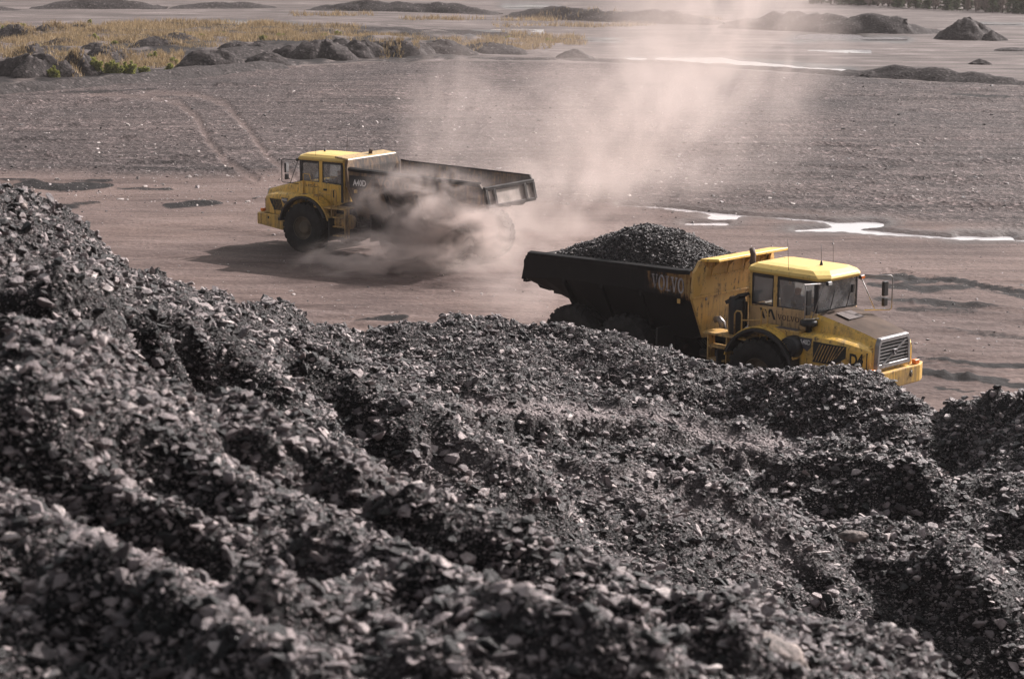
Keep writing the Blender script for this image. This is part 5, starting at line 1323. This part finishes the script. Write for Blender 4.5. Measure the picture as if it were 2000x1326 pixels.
po = point_obj('loose_stones', P[keep], np.stack([rng.normal(0, .3, n), rng.normal(0, .3, n), rng.random(n) * 6], -1)[keep], (sz[:, None] * rng.uniform(.7, 1.2, (n, 3)))[keep], rng.integers(0, 28, n)[keep], GR)
po['kind'] = 'stuff'
gn_scatter(po, pale_lumps + src, 'scatter_floor_stones')

# ------------------------------------------------------------------ dust raised by the trucks, and the hazy air
def mat_dust(name, dens, nscale, lo, hi, stretch=(1, 1, 1), colr=(.86, .755, .71)):
    m_ = bpy.data.materials.new(name); m_.use_nodes = True; t = m_.node_tree; t.nodes.remove(t.nodes['Principled BSDF'])
    k = NT.__new__(NT); k.m = m_; k.t = t; k.out = t.nodes['Material Output']; k.b = None
    pv = k.n('VolumePrincipled'); pv.inputs['Color'].default_value = (*colr, 1); pv.inputs['Anisotropy'].default_value = .25
    tc = k.n('TexCoord')
    ln = k.n('VectorMath', _operation='LENGTH'); k.l(tc.outputs['Object'], ln.inputs[0])
    mp = k.n('Mapping'); k.l(tc.outputs['Object'], mp.inputs[0]); mp.inputs['Scale'].default_value = stretch
    nz = k.noise(mp.outputs[0], nscale, 5, .58, .9)
    fall = k.n('MapRange', _interpolation_type='SMOOTHSTEP'); k.l(ln.outputs['Value'], fall.inputs[0]); fall.inputs[1].default_value = 1.0; fall.inputs[2].default_value = .15; fall.inputs[3].default_value = 0; fall.inputs[4].default_value = 1
    nn = k.n('MapRange', _interpolation_type='SMOOTHSTEP'); k.l(nz, nn.inputs[0]); nn.inputs[1].default_value = lo; nn.inputs[2].default_value = hi
    k.l(k.math('MULTIPLY', k.math('MULTIPLY', fall.outputs[0], nn.outputs[0]), dens), pv.inputs['Density'])
    k.l(pv.outputs[0], k.out.inputs['Volume'])
    return m_
def dust(name, loc, rad, rot, mat, label):
    bm = bmesh.new(); bmesh.ops.create_icosphere(bm, subdivisions=3, radius=1.03)
    me = bpy.data.meshes.new(name); bm.to_mesh(me); bm.free(); me.materials.append(mat)
    o = bpy.data.objects.new(name, me); col.objects.link(o); o.location = loc; o.scale = rad; o.rotation_euler = rot
    tag(o, label, 'dust', None, 'stuff')
    return o
d1 = mat_dust('wheel_dust', 1.9, 2.6, .44, .63)
d2 = mat_dust('rising_dust', .20, 1.9, .40, .64, (1.1, 1, .9), (.80, .70, .655))
d3 = mat_dust('drifting_dust', .12, 1.9, .36, .66, (1.1, 1, .9), (.80, .70, .655))
def at_px(px, row, Y): z = z_on_ray(px, row, Y); return Vector((x_at(px, Y, z), Y, z))
dust('dust_cloud', at_px(850, 440, 72.0), (4.4, 2.3, 2.5), (0, 0, R_(-34)), d1, 'dense dust kicked up around the rear wheels of the empty truck')
dust('dust_cloud', at_px(745, 508, 71.2), (3.9, 2.1, 1.25), (0, R_(-6), R_(-15)), d1, 'low dust rolling over the ground in front of the empty truck')
dust('dust_cloud', at_px(990, 450, 72.5), (3.6, 2.8, 2.6), (0, 0, 0), d2, 'dust trailing off behind the tail of the empty truck')
dust('dust_cloud', at_px(1050, 545, 62.0), (3.6, 3.0, 2.0), (0, 0, 0), d2, 'dust hanging low behind the tail of the loaded truck')
dust('dust_plume', at_px(1110, 400, 80.0), (4.2, 4.5, 4.2), (0, R_(20), 0), d2, 'billow of dust at the foot of the rising column')
dust('dust_plume', at_px(1250, 260, 90.0), (5.6, 5.0, 6.2), (0, R_(25), 0), d2, 'pale column of dust rising between the two trucks')
dust('dust_plume', at_px(1190, 270, 95.0), (11.5, 7.0, 8.0), (0, 0, 0), d3, 'wide thin dust veil drifting behind the trucks')
dust('dust_plume', at_px(1400, 60, 115.0), (8.5, 8.0, 8.0), (0, R_(20), 0), d2, 'upper part of the dust plume drifting over the far flats')
dust('dust_plume', at_px(870, 240, 84.0), (3.0, 3.5, 5.0), (0, R_(10), 0), d3, 'thin dust streamer above the empty truck body')

hb_ = MB(); hb_.box(-320, 380, -60, 640, -2.6, 26)
m_h = bpy.data.materials.new('hazy_air'); m_h.use_nodes = True; t = m_h.node_tree; t.nodes.remove(t.nodes['Principled BSDF'])
pv = t.nodes.new('ShaderNodeVolumePrincipled'); pv.inputs['Color'].default_value = (.9, .84, .82, 1); pv.inputs['Density'].default_value = .00014; pv.inputs['Anisotropy'].default_value = .2
t.links.new(pv.outputs[0], t.nodes['Material Output'].inputs['Volume'])
hz_o = hb_.build('haze', m_h); tag(hz_o, 'thin dusty haze in the air over the pit', 'haze', None, 'stuff')
